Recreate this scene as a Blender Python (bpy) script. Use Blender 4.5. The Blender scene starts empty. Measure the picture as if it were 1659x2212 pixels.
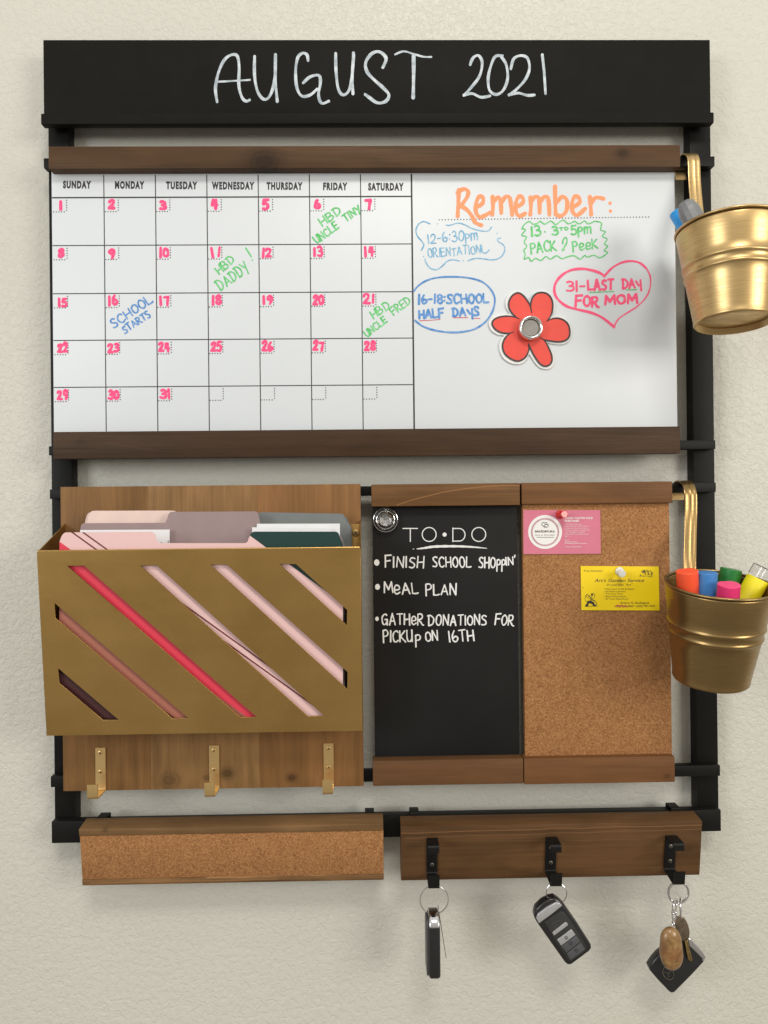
import bpy, bmesh, math, random
from mathutils import Vector, Matrix
random.seed(7)
S = bpy.context.scene
C = S.collection
# ------------------------------------------------------------------ camera
F, CX, CY = 1663.0, 829.5, 1106.0            # photo measured on a 1659 x 2212 grid
YAW, PITCH, ROLL = -0.01736, 0.00291, 0.01086
CAM = Vector((0.37086, -0.92201, -0.55028))
MR = Matrix.Rotation(YAW, 3, 'Z') @ Matrix.Rotation(PITCH, 3, 'X') @ Matrix.Rotation(ROLL, 3, 'Y')
cd = bpy.data.cameras.new('camera')
cam = bpy.data.objects.new('camera', cd)
C.objects.link(cam)
cd.sensor_fit = 'VERTICAL'; cd.sensor_height = 36; cd.lens = 36 * F / 2212
cd.clip_start = 0.01; cd.clip_end = 50
cam.matrix_world = Matrix.Translation(CAM) @ (MR @ Matrix.Rotation(math.pi / 2, 3, 'X')).to_4x4()
S.camera = cam
# ------------------------------------------------------------------ light: a room with soft ceiling and window light
W = bpy.data.worlds.new('World'); S.world = W; W.use_nodes = True
nt = W.node_tree; bg = nt.nodes['Background']
tc = nt.nodes.new('ShaderNodeTexCoord'); sx = nt.nodes.new('ShaderNodeSeparateXYZ'); mr = nt.nodes.new('ShaderNodeMapRange')
cr = nt.nodes.new('ShaderNodeValToRGB')
nt.links.new(tc.outputs['Generated'], sx.inputs[0]); nt.links.new(sx.outputs['Z'], mr.inputs[0])
mr.inputs[1].default_value = -1; mr.inputs[2].default_value = 1
nt.links.new(mr.outputs[0], cr.inputs[0]); nt.links.new(cr.outputs[0], bg.inputs[0])
e = cr.color_ramp.elements
e[0].position = 0.0; e[0].color = (0.17, 0.14, 0.105, 1)
e[1].position = 1.0; e[1].color = (0.72, 0.70, 0.66, 1)
m_ = e.new(0.5); m_.color = (0.36, 0.345, 0.31, 1)
bg.inputs[1].default_value = 0.84

def area(name, loc, target, size, power, col):
    l = bpy.data.lights.new(name, 'AREA'); l.shape = 'RECTANGLE'; l.size = size[0]; l.size_y = size[1]
    l.energy = power; l.color = col
    o = bpy.data.objects.new(name, l); C.objects.link(o); o.location = loc
    o.rotation_euler = (Vector(target) - Vector(loc)).to_track_quat('-Z', 'Y').to_euler()
    return o
area('right_lamp', (2.6, -2.35, 0.0), (0.4, 0, -0.5), (1.15, 1.0), 28, (1.0, 0.955, 0.86))
area('window_light', (-1.95, -2.35, -0.05), (0.35, 0, -0.5), (1.1, 1.1), 23, (0.94, 0.975, 1.0))
area('ceiling_lamp', (0.62, -2.2, 1.40), (0.4, 0, -0.3), (0.8, 0.5), 21, (1.0, 0.96, 0.88))
S.view_settings.view_transform = 'Standard'; S.view_settings.look = 'None'
S.view_settings.exposure = 0.47; S.view_settings.gamma = 1.0

# ------------------------------------------------------------------ measuring: photo grid -> point d metres off the wall
def at(px, py, d):
    v = MR @ Vector(((px - CX) / F, 1, -(py - CY) / F)); t = (-d - CAM.y) / v.y
    return CAM + v * t
def crop(x0, y0, w, W_=1659.0):
    """returns a function taking coordinates of an enlarged crop to the photo grid"""
    f = w / W_ / 1.8228
    return lambda p: (x0 / 1.8228 + p[0] * f, y0 / 1.8228 + p[1] * f)
MM = 0.001
# ------------------------------------------------------------------ objects
WL = {}
def link(name, me, mat, parent=None, smooth=False, loc=None):
    vs = [v.co for v in me.vertices]
    if loc is None:
        lo = Vector([min(v[i] for v in vs) for i in range(3)]); hi = Vector([max(v[i] for v in vs) for i in range(3)])
        loc = (lo + hi) / 2
    me.transform(Matrix.Translation(-loc))
    for m in (mat if isinstance(mat, (list, tuple)) else [mat]): me.materials.append(m)
    o = bpy.data.objects.new(name, me); C.objects.link(o)
    if smooth:
        for p in me.polygons: p.use_smooth = True
        if smooth != 'all':
            try: me.set_sharp_from_angle(angle=math.radians(35))
            except Exception: pass
    if parent is not None:
        o.parent = parent; o.location = loc - WL[parent.name]
    else: o.location = loc
    WL[o.name] = loc.copy()
    return o
def obj(name, bm, mat, parent=None, smooth=False, loc=None):
    me = bpy.data.meshes.new(name); bm.to_mesh(me); bm.free()
    return link(name, me, mat, parent, smooth, loc)
def thing(name, label, cat, loc, group=None):
    o = bpy.data.objects.new(name, None); C.objects.link(o); o.empty_display_size = 0.02
    o.location = loc; WL[o.name] = Vector(loc); return tag(o, label, cat, group)
def tag(o, label, cat, group=None):
    o['label'] = label; o['category'] = cat
    if group: o['group'] = group
    return o
# ------------------------------------------------------------------ materials
def srgb(r, g, b):
    f = lambda c: (c / 255 / 12.92) if c / 255 <= 0.04045 else ((c / 255 + 0.055) / 1.055) ** 2.4
    return (f(r), f(g), f(b), 1)
class N:
    def __init__(s, name):
        s.m = bpy.data.materials.new(name); s.m.use_nodes = True; s.t = s.m.node_tree; s.b = s.t.nodes['Principled BSDF']
        s.co = None
    def n(s, typ, **kw):
        x = s.t.nodes.new('ShaderNode' + typ)
        for k, v in kw.items(): setattr(x, k, v)
        return x
    def l(s, a, b): s.t.links.new(a, b)
    def coord(s, out='Object'):
        return s.n('TexCoord').outputs[out]
    def map(s, vec, scale=(1, 1, 1), loc=(0, 0, 0), rot=(0, 0, 0)):
        m = s.n('Mapping'); s.l(vec, m.inputs[0]); m.inputs['Scale'].default_value = scale
        m.inputs['Location'].default_value = loc; m.inputs['Rotation'].default_value = rot; return m.outputs[0]
    def noise(s, vec, scale, detail=4, rough=0.55, dist=0.0):
        x = s.n('TexNoise'); s.l(vec, x.inputs['Vector']); x.inputs['Scale'].default_value = scale
        x.inputs['Detail'].default_value = detail; x.inputs['Roughness'].default_value = rough
        x.inputs['Distortion'].default_value = dist; return x.outputs[0]
    def ramp(s, fac, stops, interp='LINEAR'):
        r = s.n('ValToRGB'); s.l(fac, r.inputs[0]); r.color_ramp.interpolation = interp
        el = r.color_ramp.elements
        while len(el) < len(stops): el.new(0.5)
        for i, (p, c) in enumerate(stops):
            el[i].position = p; el[i].color = c if len(c) == 4 else (*c, 1)
        return r.outputs[0]
    def math(s, op, a, b=None, clamp=False):
        x = s.n('Math', operation=op, use_clamp=clamp)
        for i, v in enumerate((a, b)):
            if v is None: continue
            if isinstance(v, (int, float)): x.inputs[i].default_value = v
            else: s.l(v, x.inputs[i])
        return x.outputs[0]
    def mix(s, fac, a, b, blend='MIX'):
        x = s.n('Mix', data_type='RGBA', blend_type=blend)
        for i, v in ((0, fac), (6, a), (7, b)):
            if isinstance(v, (int, float, tuple)): x.inputs[i].default_value = v
            else: s.l(v, x.inputs[i])
        return x.outputs[2]
    def bump(s, h, dist, strength=1.0):
        x = s.n('Bump'); s.l(h, x.inputs['Height']); x.inputs['Distance'].default_value = dist
        x.inputs['Strength'].default_value = strength; s.l(x.outputs[0], s.b.inputs['Normal']); return x
    def set(s, **kw):
        for k, v in kw.items():
            i = s.b.inputs[k.replace('_', ' ')]
            if isinstance(v, (int, float, tuple)): i.default_value = v
            else: s.l(v, i)
        return s.m
def plain(name, col, rough=0.5, var=0.06, scale=60, metal=0.0, coat=0.0, bump=0.0, spec=0.5):
    n = N(name); v = n.coord('Object'); x = n.noise(v, scale, 5)
    lo = tuple(c * (1 - var) for c in col[:3]) + (1,); hi = tuple(min(1, c * (1 + var)) for c in col[:3]) + (1,)
    if bump: n.bump(n.noise(v, 900, 3), bump)
    return n.set(Base_Color=n.ramp(x, [(0.3, lo), (0.7, hi)]), Roughness=rough, Metallic=metal, Coat_Weight=coat, Specular_IOR_Level=spec)

def wall_mat():
    n = N('wall_paint'); v = n.coord('Object')
    w = n.noise(v, 55, 3, 0.5)
    big = n.noise(n.map(v, (1, 1, 1), (3, 0, 1)), 150, 3, 0.6, 0.6)
    pl = n.ramp(big, [(0.40, (0, 0, 0)), (0.50, (0.75, 0.75, 0.75)), (0.62, (1, 1, 1))])
    ridg = n.math('ABSOLUTE', n.math('SUBTRACT', n.noise(v, 110, 3, 0.55, 1.6), 0.5))
    rd = n.ramp(ridg, [(0.0, (0, 0, 0)), (0.05, (1, 1, 1))])
    fine = n.noise(v, 600, 3, 0.6)
    pinh = n.ramp(n.noise(v, 240, 1, 0.5), [(0.68, (0, 0, 0)), (0.78, (1, 1, 1))])
    h = n.math('ADD', n.math('MULTIPLY', pl, 0.75), n.math('ADD', n.math('MULTIPLY', rd, 0.25), n.math('ADD', n.math('MULTIPLY', fine, 0.22), n.math('ADD', n.math('MULTIPLY', pinh, 0.55), n.math('MULTIPLY', w, 0.9)))))
    n.bump(h, 0.0010, 0.52)
    col = n.ramp(n.noise(v, 2.2, 3), [(0.3, (0.580, 0.562, 0.498)), (0.7, (0.612, 0.594, 0.530))])
    return n.set(Base_Color=col, Roughness=0.42, Specular_IOR_Level=0.45)
def wood(name, base, axis='X', knots=(), seed=0.0, contrast=1.0, rough=0.5, lines=()):
    """stained pine; knots = (x, z, r) relative to the object origin, metres"""
    n = N(name); v = n.coord('Object'); sp = n.n('SeparateXYZ'); n.l(v, sp.inputs[0])
    X, Y, Z = sp.outputs
    al, ac = (X, Z) if axis == 'X' else (Z, X)
    dark = None
    for k in knots:
        dx = n.math('SUBTRACT', X, k[0]); dz = n.math('SUBTRACT', Z, k[1])
        if axis == 'X': dz2, dx2 = n.math('MULTIPLY', dz, 1.05), n.math('MULTIPLY', dx, 0.80)
        else: dz2, dx2 = n.math('MULTIPLY', dz, 1.15), n.math('MULTIPLY', dx, 0.9)
        r = n.math('SQRT', n.math('ADD', n.math('MULTIPLY', dx2, dx2), n.math('MULTIPLY', dz2, dz2)))
        g = n.math('POWER', 2.718, n.math('MULTIPLY', n.math('MULTIPLY', r, r), -1.0 / (k[2] ** 2 * 1.6)))
        across = dz if axis == 'X' else dx
        ac = n.math('SUBTRACT', ac, n.math('MULTIPLY', n.math('MULTIPLY', across, g), 0.85))
        ringz = n.math('MULTIPLY', n.math('SINE', n.math('ADD', n.math('MULTIPLY', r, 1500 / (k[2] * 100 + .35)), n.math('MULTIPLY', n.noise(v, 90, 3), 5))), 0.10)
        dk = n.math('MULTIPLY', g, n.math('ADD', ringz, 0.62 if len(k) < 4 else k[3]))
        dark = dk if dark is None else n.math('ADD', dark, dk)
    cmb = n.n('CombineXYZ'); 
    n.l(al, cmb.inputs[0]); n.l(Y, cmb.inputs[1]); n.l(ac, cmb.inputs[2])
    vec = n.map(cmb.outputs[0], (1, 1, 1), (seed, seed * 1.7, seed * 2.3))
    g1 = n.noise(n.map(vec, (3.5, 40, 130)), 1.0, 5, 0.62, 0.35)
    g2 = n.noise(n.map(vec, (14, 300, 900)), 1.0, 3, 0.6, 0.1)
    g3 = n.noise(n.map(vec, (6, 14, 26)), 1.0, 4, 0.55, 0.8)
    fl = n.noise(n.map(vec, (9, 14, 22)), 1.0, 3, 0.5)
    b = base; k = contrast
    sc = lambda f: tuple(min(1, b[i] * f ** (1.0 if i == 0 else 1.03 if i == 1 else 1.08)) for i in range(3)) + (1,)
    c1 = n.ramp(g1, [(0.28, sc(1 - 0.55 * k)), (0.48, sc(1)), (0.68, sc(1 + 0.5 * k))])
    c2 = n.mix(0.55, c1, n.ramp(g3, [(0.34, sc(1 - 0.5 * k)), (0.66, sc(1 + 0.6 * k))]))
    c3 = n.mix(0.22, c2, n.ramp(g2, [(0.3, sc(0.45)), (0.7, sc(1.4))]))
    c4 = n.mix(n.ramp(fl, [(0.5, (0, 0, 0)), (0.75, (0.35, 0.35, 0.35))]), c3, sc(0.62))
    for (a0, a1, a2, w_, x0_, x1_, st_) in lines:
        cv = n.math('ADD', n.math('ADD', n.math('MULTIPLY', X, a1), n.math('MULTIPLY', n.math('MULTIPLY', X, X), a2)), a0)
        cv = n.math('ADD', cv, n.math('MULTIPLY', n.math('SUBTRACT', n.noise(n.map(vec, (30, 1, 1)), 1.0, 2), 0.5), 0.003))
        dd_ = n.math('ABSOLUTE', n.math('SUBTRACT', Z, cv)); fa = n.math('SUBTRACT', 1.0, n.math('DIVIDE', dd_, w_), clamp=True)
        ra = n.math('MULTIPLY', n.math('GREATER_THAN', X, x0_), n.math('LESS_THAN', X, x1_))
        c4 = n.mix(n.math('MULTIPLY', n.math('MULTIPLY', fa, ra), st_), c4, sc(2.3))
    if dark is not None: c4 = n.mix(n.math('MINIMUM', dark, 0.85), c4, tuple(c * 0.22 for c in base[:3]) + (1,))
    n.bump(n.math('ADD', g2, g1), 0.00025, 0.6)
    return n.set(Base_Color=c4, Roughness=n.ramp(g2, [(0.3, (rough + 0.12,) * 3), (0.7, (rough - 0.05,) * 3)]), Specular_IOR_Level=0.2)
def cork_mat():
    n = N('cork'); v = n.coord('Object')
    vo = n.n('TexVoronoi'); n.l(n.map(v, (1, 1, 1), (1, 2, 3)), vo.inputs['Vector']); vo.inputs['Scale'].default_value = 780
    sp = n.n('SeparateColor'); n.l(vo.outputs['Color'], sp.inputs[0])
    g = n.ramp(sp.outputs[0], [(0.0, srgb(96, 60, 34)), (0.2, srgb(136, 90, 54)), (0.6, srgb(158, 110, 68)), (1.0, srgb(192, 144, 98))])
    f = n.ramp(n.noise(v, 520, 4, 0.75), [(0.37, srgb(84, 52, 28)), (0.46, srgb(150, 102, 62)), (0.64, srgb(190, 142, 94))])
    c = n.mix(0.5, g, f)
    c = n.mix(0.25, c, n.ramp(n.noise(v, 70, 4), [(0.35, srgb(144, 98, 58)), (0.65, srgb(170, 120, 78))]))
    fk = n.ramp(n.noise(n.map(v, (1, 1, 1), (5, 1, 2)), 450, 2, 0.5), [(0.62, (0, 0, 0)), (0.70, (.42, .42, .42))])
    c = n.mix(fk, c, srgb(84, 50, 27))
    n.bump(n.noise(v, 420, 4, 0.7), 0.0006, 0.8)
    return n.set(Base_Color=c, Roughness=0.85, Specular_IOR_Level=0.2)
def gold(name, col, rough=0.36, brushed=True, scale=(60, 60, 900), var=0.22):
    n = N(name); v = n.coord('Object'); g = n.noise(n.map(v, scale), 1.0, 4, 0.6)
    h = n.noise(v, 25, 4)
    a = n.ramp(g, [(0.3, tuple(c * (1 - var) for c in col)), (0.7, tuple(c * (1 + var * .6) for c in col))])
    c = n.mix(0.3, a, n.ramp(h, [(0.3, tuple(c * 0.75 for c in col)), (0.7, tuple(min(1, c * 1.15) for c in col))]))
    n.bump(g, 0.0001, 0.35)
    return n.set(Base_Color=c, Metallic=0.93, Roughness=n.ramp(g, [(0.3, (rough + .08,) * 3), (0.7, (rough - .04,) * 3)]))
def ink(name, col, var=0.12, scale=400, rough=0.55):
    n = N(name); v = n.coord('Object')
    lo = tuple(c * (1 - var) for c in col[:3]) + (1,)
    hi = tuple(c + (1 - c) * var for c in col[:3]) + (1,)
    return n.set(Base_Color=n.ramp(n.noise(v, scale, 4), [(0.3, lo), (0.7, hi)]), Roughness=rough)

M = {}
M['wall'] = wall_mat()
M['black'] = plain('black_satin_paint', (0.0065, 0.0061, 0.0046), 0.6, 0.15, 40, bump=0.00005, spec=0.12)
M['rail'] = plain('black_painted_rail', (0.0065, 0.0063, 0.0055), 0.5, 0.15, 40, spec=0.18)
M['chalk'] = plain('chalkboard', (0.0085, 0.0080, 0.0078), 0.6, 0.40, 7, bump=0.00004, spec=0.22)
M['hookblack'] = plain('black_metal', (0.005, 0.0045, 0.004), 0.5, 0.1, 60, spec=0.3)
M['white'] = plain('whiteboard_steel', (0.655, 0.685, 0.715), 0.40, 0.012, 6)
M['cork'] = cork_mat()
n = N('antique_gold_sheet'); v = n.coord('Object'); g_a = n.noise(v, 9, 3, 0.5, 0.6); g_b = n.noise(v, 700, 3, 0.6); g_c = n.noise(n.map(v, (8, 8, 40)), 1.0, 4, 0.6)
c_ = n.ramp(g_a, [(0.3, (0.40, 0.238, 0.072)), (0.7, (0.50, 0.308, 0.105))]); c_ = n.mix(0.12, c_, n.ramp(g_b, [(0.35, (0.30, 0.178, 0.052)), (0.65, (0.55, 0.345, 0.125))]))
n.bump(g_c, 0.0006, 0.12)
M['gold'] = n.set(Base_Color=c_, Metallic=0.9, Roughness=n.ramp(g_c, [(0.3, (0.40,) * 3), (0.7, (0.33,) * 3)]))
M['brass'] = gold('brushed_brass', (0.78, 0.54, 0.24), 0.33, scale=(120, 120, 300), var=0.12)
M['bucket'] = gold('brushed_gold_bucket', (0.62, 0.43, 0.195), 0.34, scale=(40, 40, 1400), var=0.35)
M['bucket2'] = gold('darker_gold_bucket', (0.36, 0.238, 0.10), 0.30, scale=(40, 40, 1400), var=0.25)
M['chrome'] = plain('chrome', (0.72, 0.72, 0.74), 0.12, 0.05, 90, metal=1)
M['steel'] = plain('steel_wire', (0.62, 0.60, 0.60), 0.22, 0.1, 90, metal=1)
M['screw'] = plain('screw_steel', (0.28, 0.26, 0.22), 0.35, 0.3, 400, metal=1)
M['fob'] = plain('black_plastic', (0.012, 0.012, 0.013), 0.28, 0.15, 60, coat=0.3)
M['pinkink'] = ink('pink_marker', srgb(250, 38, 122), 0.10)
M['hotink'] = ink('hot_pink_marker', srgb(252, 60, 118), 0.10)
M['greenink'] = ink('green_marker', srgb(40, 196, 80), 0.22, 200)
M['blueink'] = ink('blue_marker', srgb(30, 128, 205), 0.18, 160)
M['skyink'] = ink('light_blue_marker', srgb(84, 172, 218), 0.28, 200)
M['orangeink'] = ink('orange_marker', srgb(255, 150, 96), 0.06)
M['print'] = ink('black_print', (0.012, 0.010, 0.014, 1), 0.03)
M['chalkpen'] = ink('white_chalk_pen', (0.80, 0.80, 0.79, 1), 0.10, 900)
M['headpen'] = ink('streaky_white_chalk_pen', srgb(176, 192, 204), 0.42, 110)
M['redpen'] = ink('red_pen', srgb(205, 50, 70), 0.1)
# ------------------------------------------------------------------ mesh builders
def box_bm(x0, x1, z0, z1, d0, d1, bev=0.0008, seg=2):
    bm = bmesh.new(); bmesh.ops.create_cube(bm, size=1.0)
    for v in bm.verts:
        v.co = Vector(((x0 + x1) / 2 + v.co.x * (x1 - x0), -(d0 + d1) / 2 + v.co.y * (d1 - d0), (z0 + z1) / 2 + v.co.z * (z1 - z0)))
    if bev: bmesh.ops.bevel(bm, geom=bm.edges[:], offset=bev, segments=seg, affect='EDGES', profile=0.6)
    return bm
def rect(a, b, d):
    """photo-grid corners (left top, right bottom) of a face d off the wall -> x0, x1, z0, z1"""
    p, q = at(*a, d), at(*b, d); return p.x, q.x, q.z, p.z
def box(name, a, b, d0, d1, mat, parent=None, bev=0.0008, smooth=True):
    x0, x1, z0, z1 = rect(a, b, d1)
    return obj(name, box_bm(x0, x1, z0, z1, d0, d1, bev), mat, parent, smooth)
def poly_prism_bm(pts3, depth_vec, bev=0.0, seg=3):
    bm = bmesh.new(); f = bm.faces.new([bm.verts.new(p) for p in pts3])
    r = bmesh.ops.extrude_face_region(bm, geom=[f])
    vs = [g for g in r['geom'] if isinstance(g, bmesh.types.BMVert)]
    bmesh.ops.translate(bm, verts=vs, vec=depth_vec)
    bmesh.ops.recalc_face_normals(bm, faces=bm.faces[:])
    if bev:
        es = [e for e in bm.edges if len(e.link_faces) == 2 and e.calc_face_angle(0) > math.radians(50)]
        bmesh.ops.bevel(bm, geom=es, offset=bev, segments=seg, affect='EDGES', profile=0.5, clamp_overlap=True)
    return bm
def prism(name, pts, d, t, mat, parent=None, bev=0.0, cr=None, smooth=True):
    """outline seen in the photo at d (front face) going t back to the wall"""
    p3 = [at(*(cr(p) if cr else p), d) for p in pts]
    return obj(name, poly_prism_bm(p3, Vector((0, t, 0)), bev), mat, parent, smooth)
def smooth_pts(pts, sub=6, closed=False):
    P = [Vector(p) for p in pts]; n = len(P); out = []
    if n < 3: return P
    rng = range(n if closed else n - 1)
    for i in rng:
        if closed: p0, p1, p2, p3 = P[i - 1], P[i], P[(i + 1) % n], P[(i + 2) % n]
        else: p0, p1, p2, p3 = P[max(i - 1, 0)], P[i], P[i + 1], P[min(i + 2, n - 1)]
        for k in range(sub):
            t = k / sub
            out.append(0.5 * ((2 * p1) + (p2 - p0) * t + (2 * p0 - 5 * p1 + 4 * p2 - p3) * t * t + (3 * p1 - p0 - 3 * p2 + p3) * t ** 3))
    if not closed: out.append(P[-1])
    return out
def tube_bm(path, r, closed=False, sides=10, bm=None, radii=None):
    bm = bm or bmesh.new(); P = [Vector(p) for p in path]; n = len(P); rings = []
    ref = None
    for i in range(n):
        if closed: t = (P[(i + 1) % n] - P[i - 1]).normalized()
        else: t = (P[min(i + 1, n - 1)] - P[max(i - 1, 0)]).normalized()
        if ref is None:
            ref = t.orthogonal().normalized()
        ref = (ref - t * ref.dot(t)).normalized(); b = t.cross(ref)
        rr = radii[i] if radii else r
        rings.append([bm.verts.new(P[i] + (ref * math.cos(a) + b * math.sin(a)) * rr) for a in [2 * math.pi * k / sides for k in range(sides)]])
    for i in range(n if closed else n - 1):
        A, B = rings[i], rings[(i + 1) % n]
        off = 0
        if closed and i == n - 1:
            off = min(range(sides), key=lambda o: (A[0].co - B[o].co).length)
        for k in range(sides):
            bm.faces.new((A[k], A[(k + 1) % sides], B[(k + 1 + off) % sides], B[(k + off) % sides]))
    if not closed:
        bm.faces.new(rings[0][::-1]); bm.faces.new(rings[-1])
    bmesh.ops.recalc_face_normals(bm, faces=bm.faces[:])
    return bm
def sweep_bm(path, section, side=Vector((1, 0, 0))):
    """closed section (s, t) swept along path; s along side, t along tangent x side"""
    bm = bmesh.new(); P = [Vector(p) for p in path]; n = len(P); rings = []
    for i in range(n):
        a = (P[i] - P[i - 1]).normalized() if i else None; b = (P[i + 1] - P[i]).normalized() if i < n - 1 else None
        t = ((a or b) + (b or a)).normalized(); nn = t.cross(side).normalized()
        k = 1 / max(0.5, t.dot(a or b))
        rings.append([bm.verts.new(P[i] + side * s + nn * (q * k)) for s, q in section])
    m = len(section)
    for i in range(n - 1):
        for k in range(m):
            bm.faces.new((rings[i][k], rings[i][(k + 1) % m], rings[i + 1][(k + 1) % m], rings[i + 1][k]))
    bm.faces.new(rings[0][::-1]); bm.faces.new(rings[-1])
    bmesh.ops.recalc_face_normals(bm, faces=bm.faces[:]); return bm
def lathe_bm(profile, seg=96, bm=None, mat4=None):
    """profile (r, h) about local Z"""
    bm = bm or bmesh.new(); rings = []
    for r, h in profile:
        if r < 1e-6: rings.append([bm.verts.new((0, 0, h))])
        else: rings.append([bm.verts.new((r * math.cos(2 * math.pi * k / seg), r * math.sin(2 * math.pi * k / seg), h)) for k in range(seg)])
    for A, B in zip(rings, rings[1:]):
        for k in range(seg):
            j = (k + 1) % seg
            if len(A) == 1 and len(B) == 1: continue
            if len(A) == 1: bm.faces.new((A[0], B[j], B[k]))
            elif len(B) == 1: bm.faces.new((A[k], A[j], B[0]))
            else: bm.faces.new((A[k], A[j], B[j], B[k]))
    if mat4: bm.transform(mat4)
    return bm
def frame_z(origin, zdir, xhint=Vector((1, 0, 0))):
    z = zdir.normalized(); x = (xhint - z * xhint.dot(z)).normalized(); y = z.cross(x)
    m = Matrix((x, y, z)).transposed().to_4x4(); m.translation = origin; return m
OUT = Vector((0, -1, 0))
def ring_bm(c, r, wire, nrm, ry=None, seg=56, bm=None):
    m = frame_z(c, nrm)
    return tube_bm([m @ Vector((r * math.cos(a), (ry or r) * math.sin(a), 0)) for a in [2 * math.pi * k / seg for k in range(seg)]], wire, True, 8, bm)
# flat ribbons of ink, lying on a surface d off the wall
KK = [0]
def ribbon(bm, pts, w, d, closed=False, caps=True, widths=None, proj=None):
    P = [Vector(p) for p in pts]
    P = [p for k, p in enumerate(P) if k == 0 or (p - P[k - 1]).length > 1e-6]; n = len(P)
    if n < 2: return
    if widths: widths = (list(widths) + [widths[-1]] * n)[:n]
    if not closed:
        for k in range(1, n - 1):
            if (P[k] - P[k - 1]).normalized().dot((P[k + 1] - P[k]).normalized()) < 0.35:
                ribbon(bm, P[:k + 1], w, d, False, caps, widths and widths[:k + 1])
                ribbon(bm, P[k:], w, d, False, caps, widths and widths[k:]); return
        if not caps:
            P[0] = P[0] - (P[1] - P[0]).normalized() * w * 0.45; P[-1] = P[-1] + (P[-1] - P[-2]).normalized() * w * 0.45
    KK[0] = (KK[0] + 1) % 12; dd = d + 0.00012 + KK[0] * 0.000012
    cnt = [0]
    def pr(x, y):
        cnt[0] += 1; return at(x, y, dd + 0.0000013 * cnt[0])
    T = []
    for i in range(n):
        a = P[i] - P[i - 1] if (i or closed) else None
        b = P[(i + 1) % n] - P[i] if (i < n - 1 or closed) else None
        a = a.normalized() if a is not None and a.length > 1e-9 else None
        b = b.normalized() if b is not None and b.length > 1e-9 else None
        t = ((a or b or Vector((1, 0))) + (b or a or Vector((1, 0))))
        if t.length < 0.2: t = (a or b)
        T.append(t.normalized())
    L, R = [], []
    for i in range(n):
        nn = Vector((-T[i].y, T[i].x)); h = (widths[i] if widths else w) / 2
        L.append(P[i] + nn * h); R.append(P[i] - nn * h)
    if closed:
        vl = [bm.verts.new(pr(*p)) for p in L]; vr = [bm.verts.new(pr(*p)) for p in R]
        for i in range(n): bm.faces.new((vl[i], vr[i], vr[(i + 1) % n], vl[(i + 1) % n]))
        return
    if caps:
        h0 = (widths[0] if widths else w) / 2; h1 = (widths[-1] if widths else w) / 2
        a0 = math.atan2(T[0].y, T[0].x) + math.pi / 2; a1 = math.atan2(T[-1].y, T[-1].x) - math.pi / 2
        c0 = [P[0] + Vector((math.cos(a0 + a), math.sin(a0 + a))) * h0 for a in (0.63, 1.26, 1.88, 2.51)]
        c1 = [P[-1] + Vector((math.cos(a1 + a), math.sin(a1 + a))) * h1 for a in (0.63, 1.26, 1.88, 2.51)]
    vl = [bm.verts.new(pr(*p)) for p in L]; vr = [bm.verts.new(pr(*p)) for p in R]
    for i in range(n - 1): bm.faces.new((vl[i], vr[i], vr[i + 1], vl[i + 1]))
    if caps:
        bm.faces.new([vl[0]] + [bm.verts.new(pr(*p)) for p in c0] + [vr[0]])
        bm.faces.new([vr[-1]] + [bm.verts.new(pr(*p)) for p in c1] + [vl[-1]])
def dot(bm, x, y, r, d, n=10, ry=None, proj=None):
    KK[0] = (KK[0] + 1) % 12; dd = d + 0.00012 + KK[0] * 0.000012
    pr = proj or (lambda a, b: at(a, b, dd))
    bm.faces.new([bm.verts.new(pr(x + r * math.cos(2 * math.pi * k / n), y - (ry or r) * math.sin(2 * math.pi * k / n))) for k in range(n)])
def face_out(bm):
    for f in bm.faces:
        f.normal_update()
        if f.normal.y > 0: f.normal_flip()
    return bm
def strokes(name, lst, w, d, mat, parent, cr=None, sub=6):
    """lst of point lists; smooth unless first item is '!'"""
    bm = bmesh.new()
    for s in lst:
        straight = s[0] == '!'; ww = w
        if straight: s = s[1:]
        if isinstance(s[0], (int, float)): ww = s[0]; s = s[1:]
        p = [cr(q) if cr else q for q in s]
        if len(p) == 1: dot(bm, p[0][0], p[0][1], ww / 2, d); continue
        p = [Vector(q) for q in p] if straight else smooth_pts(p, sub)
        wd = [ww * (1 + 0.12 * math.sin(i * 0.55 + len(p))) for i in range(len(p))]
        ribbon(bm, p, ww, d, widths=wd)
    return obj(name, face_out(bm), mat, parent)
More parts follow.
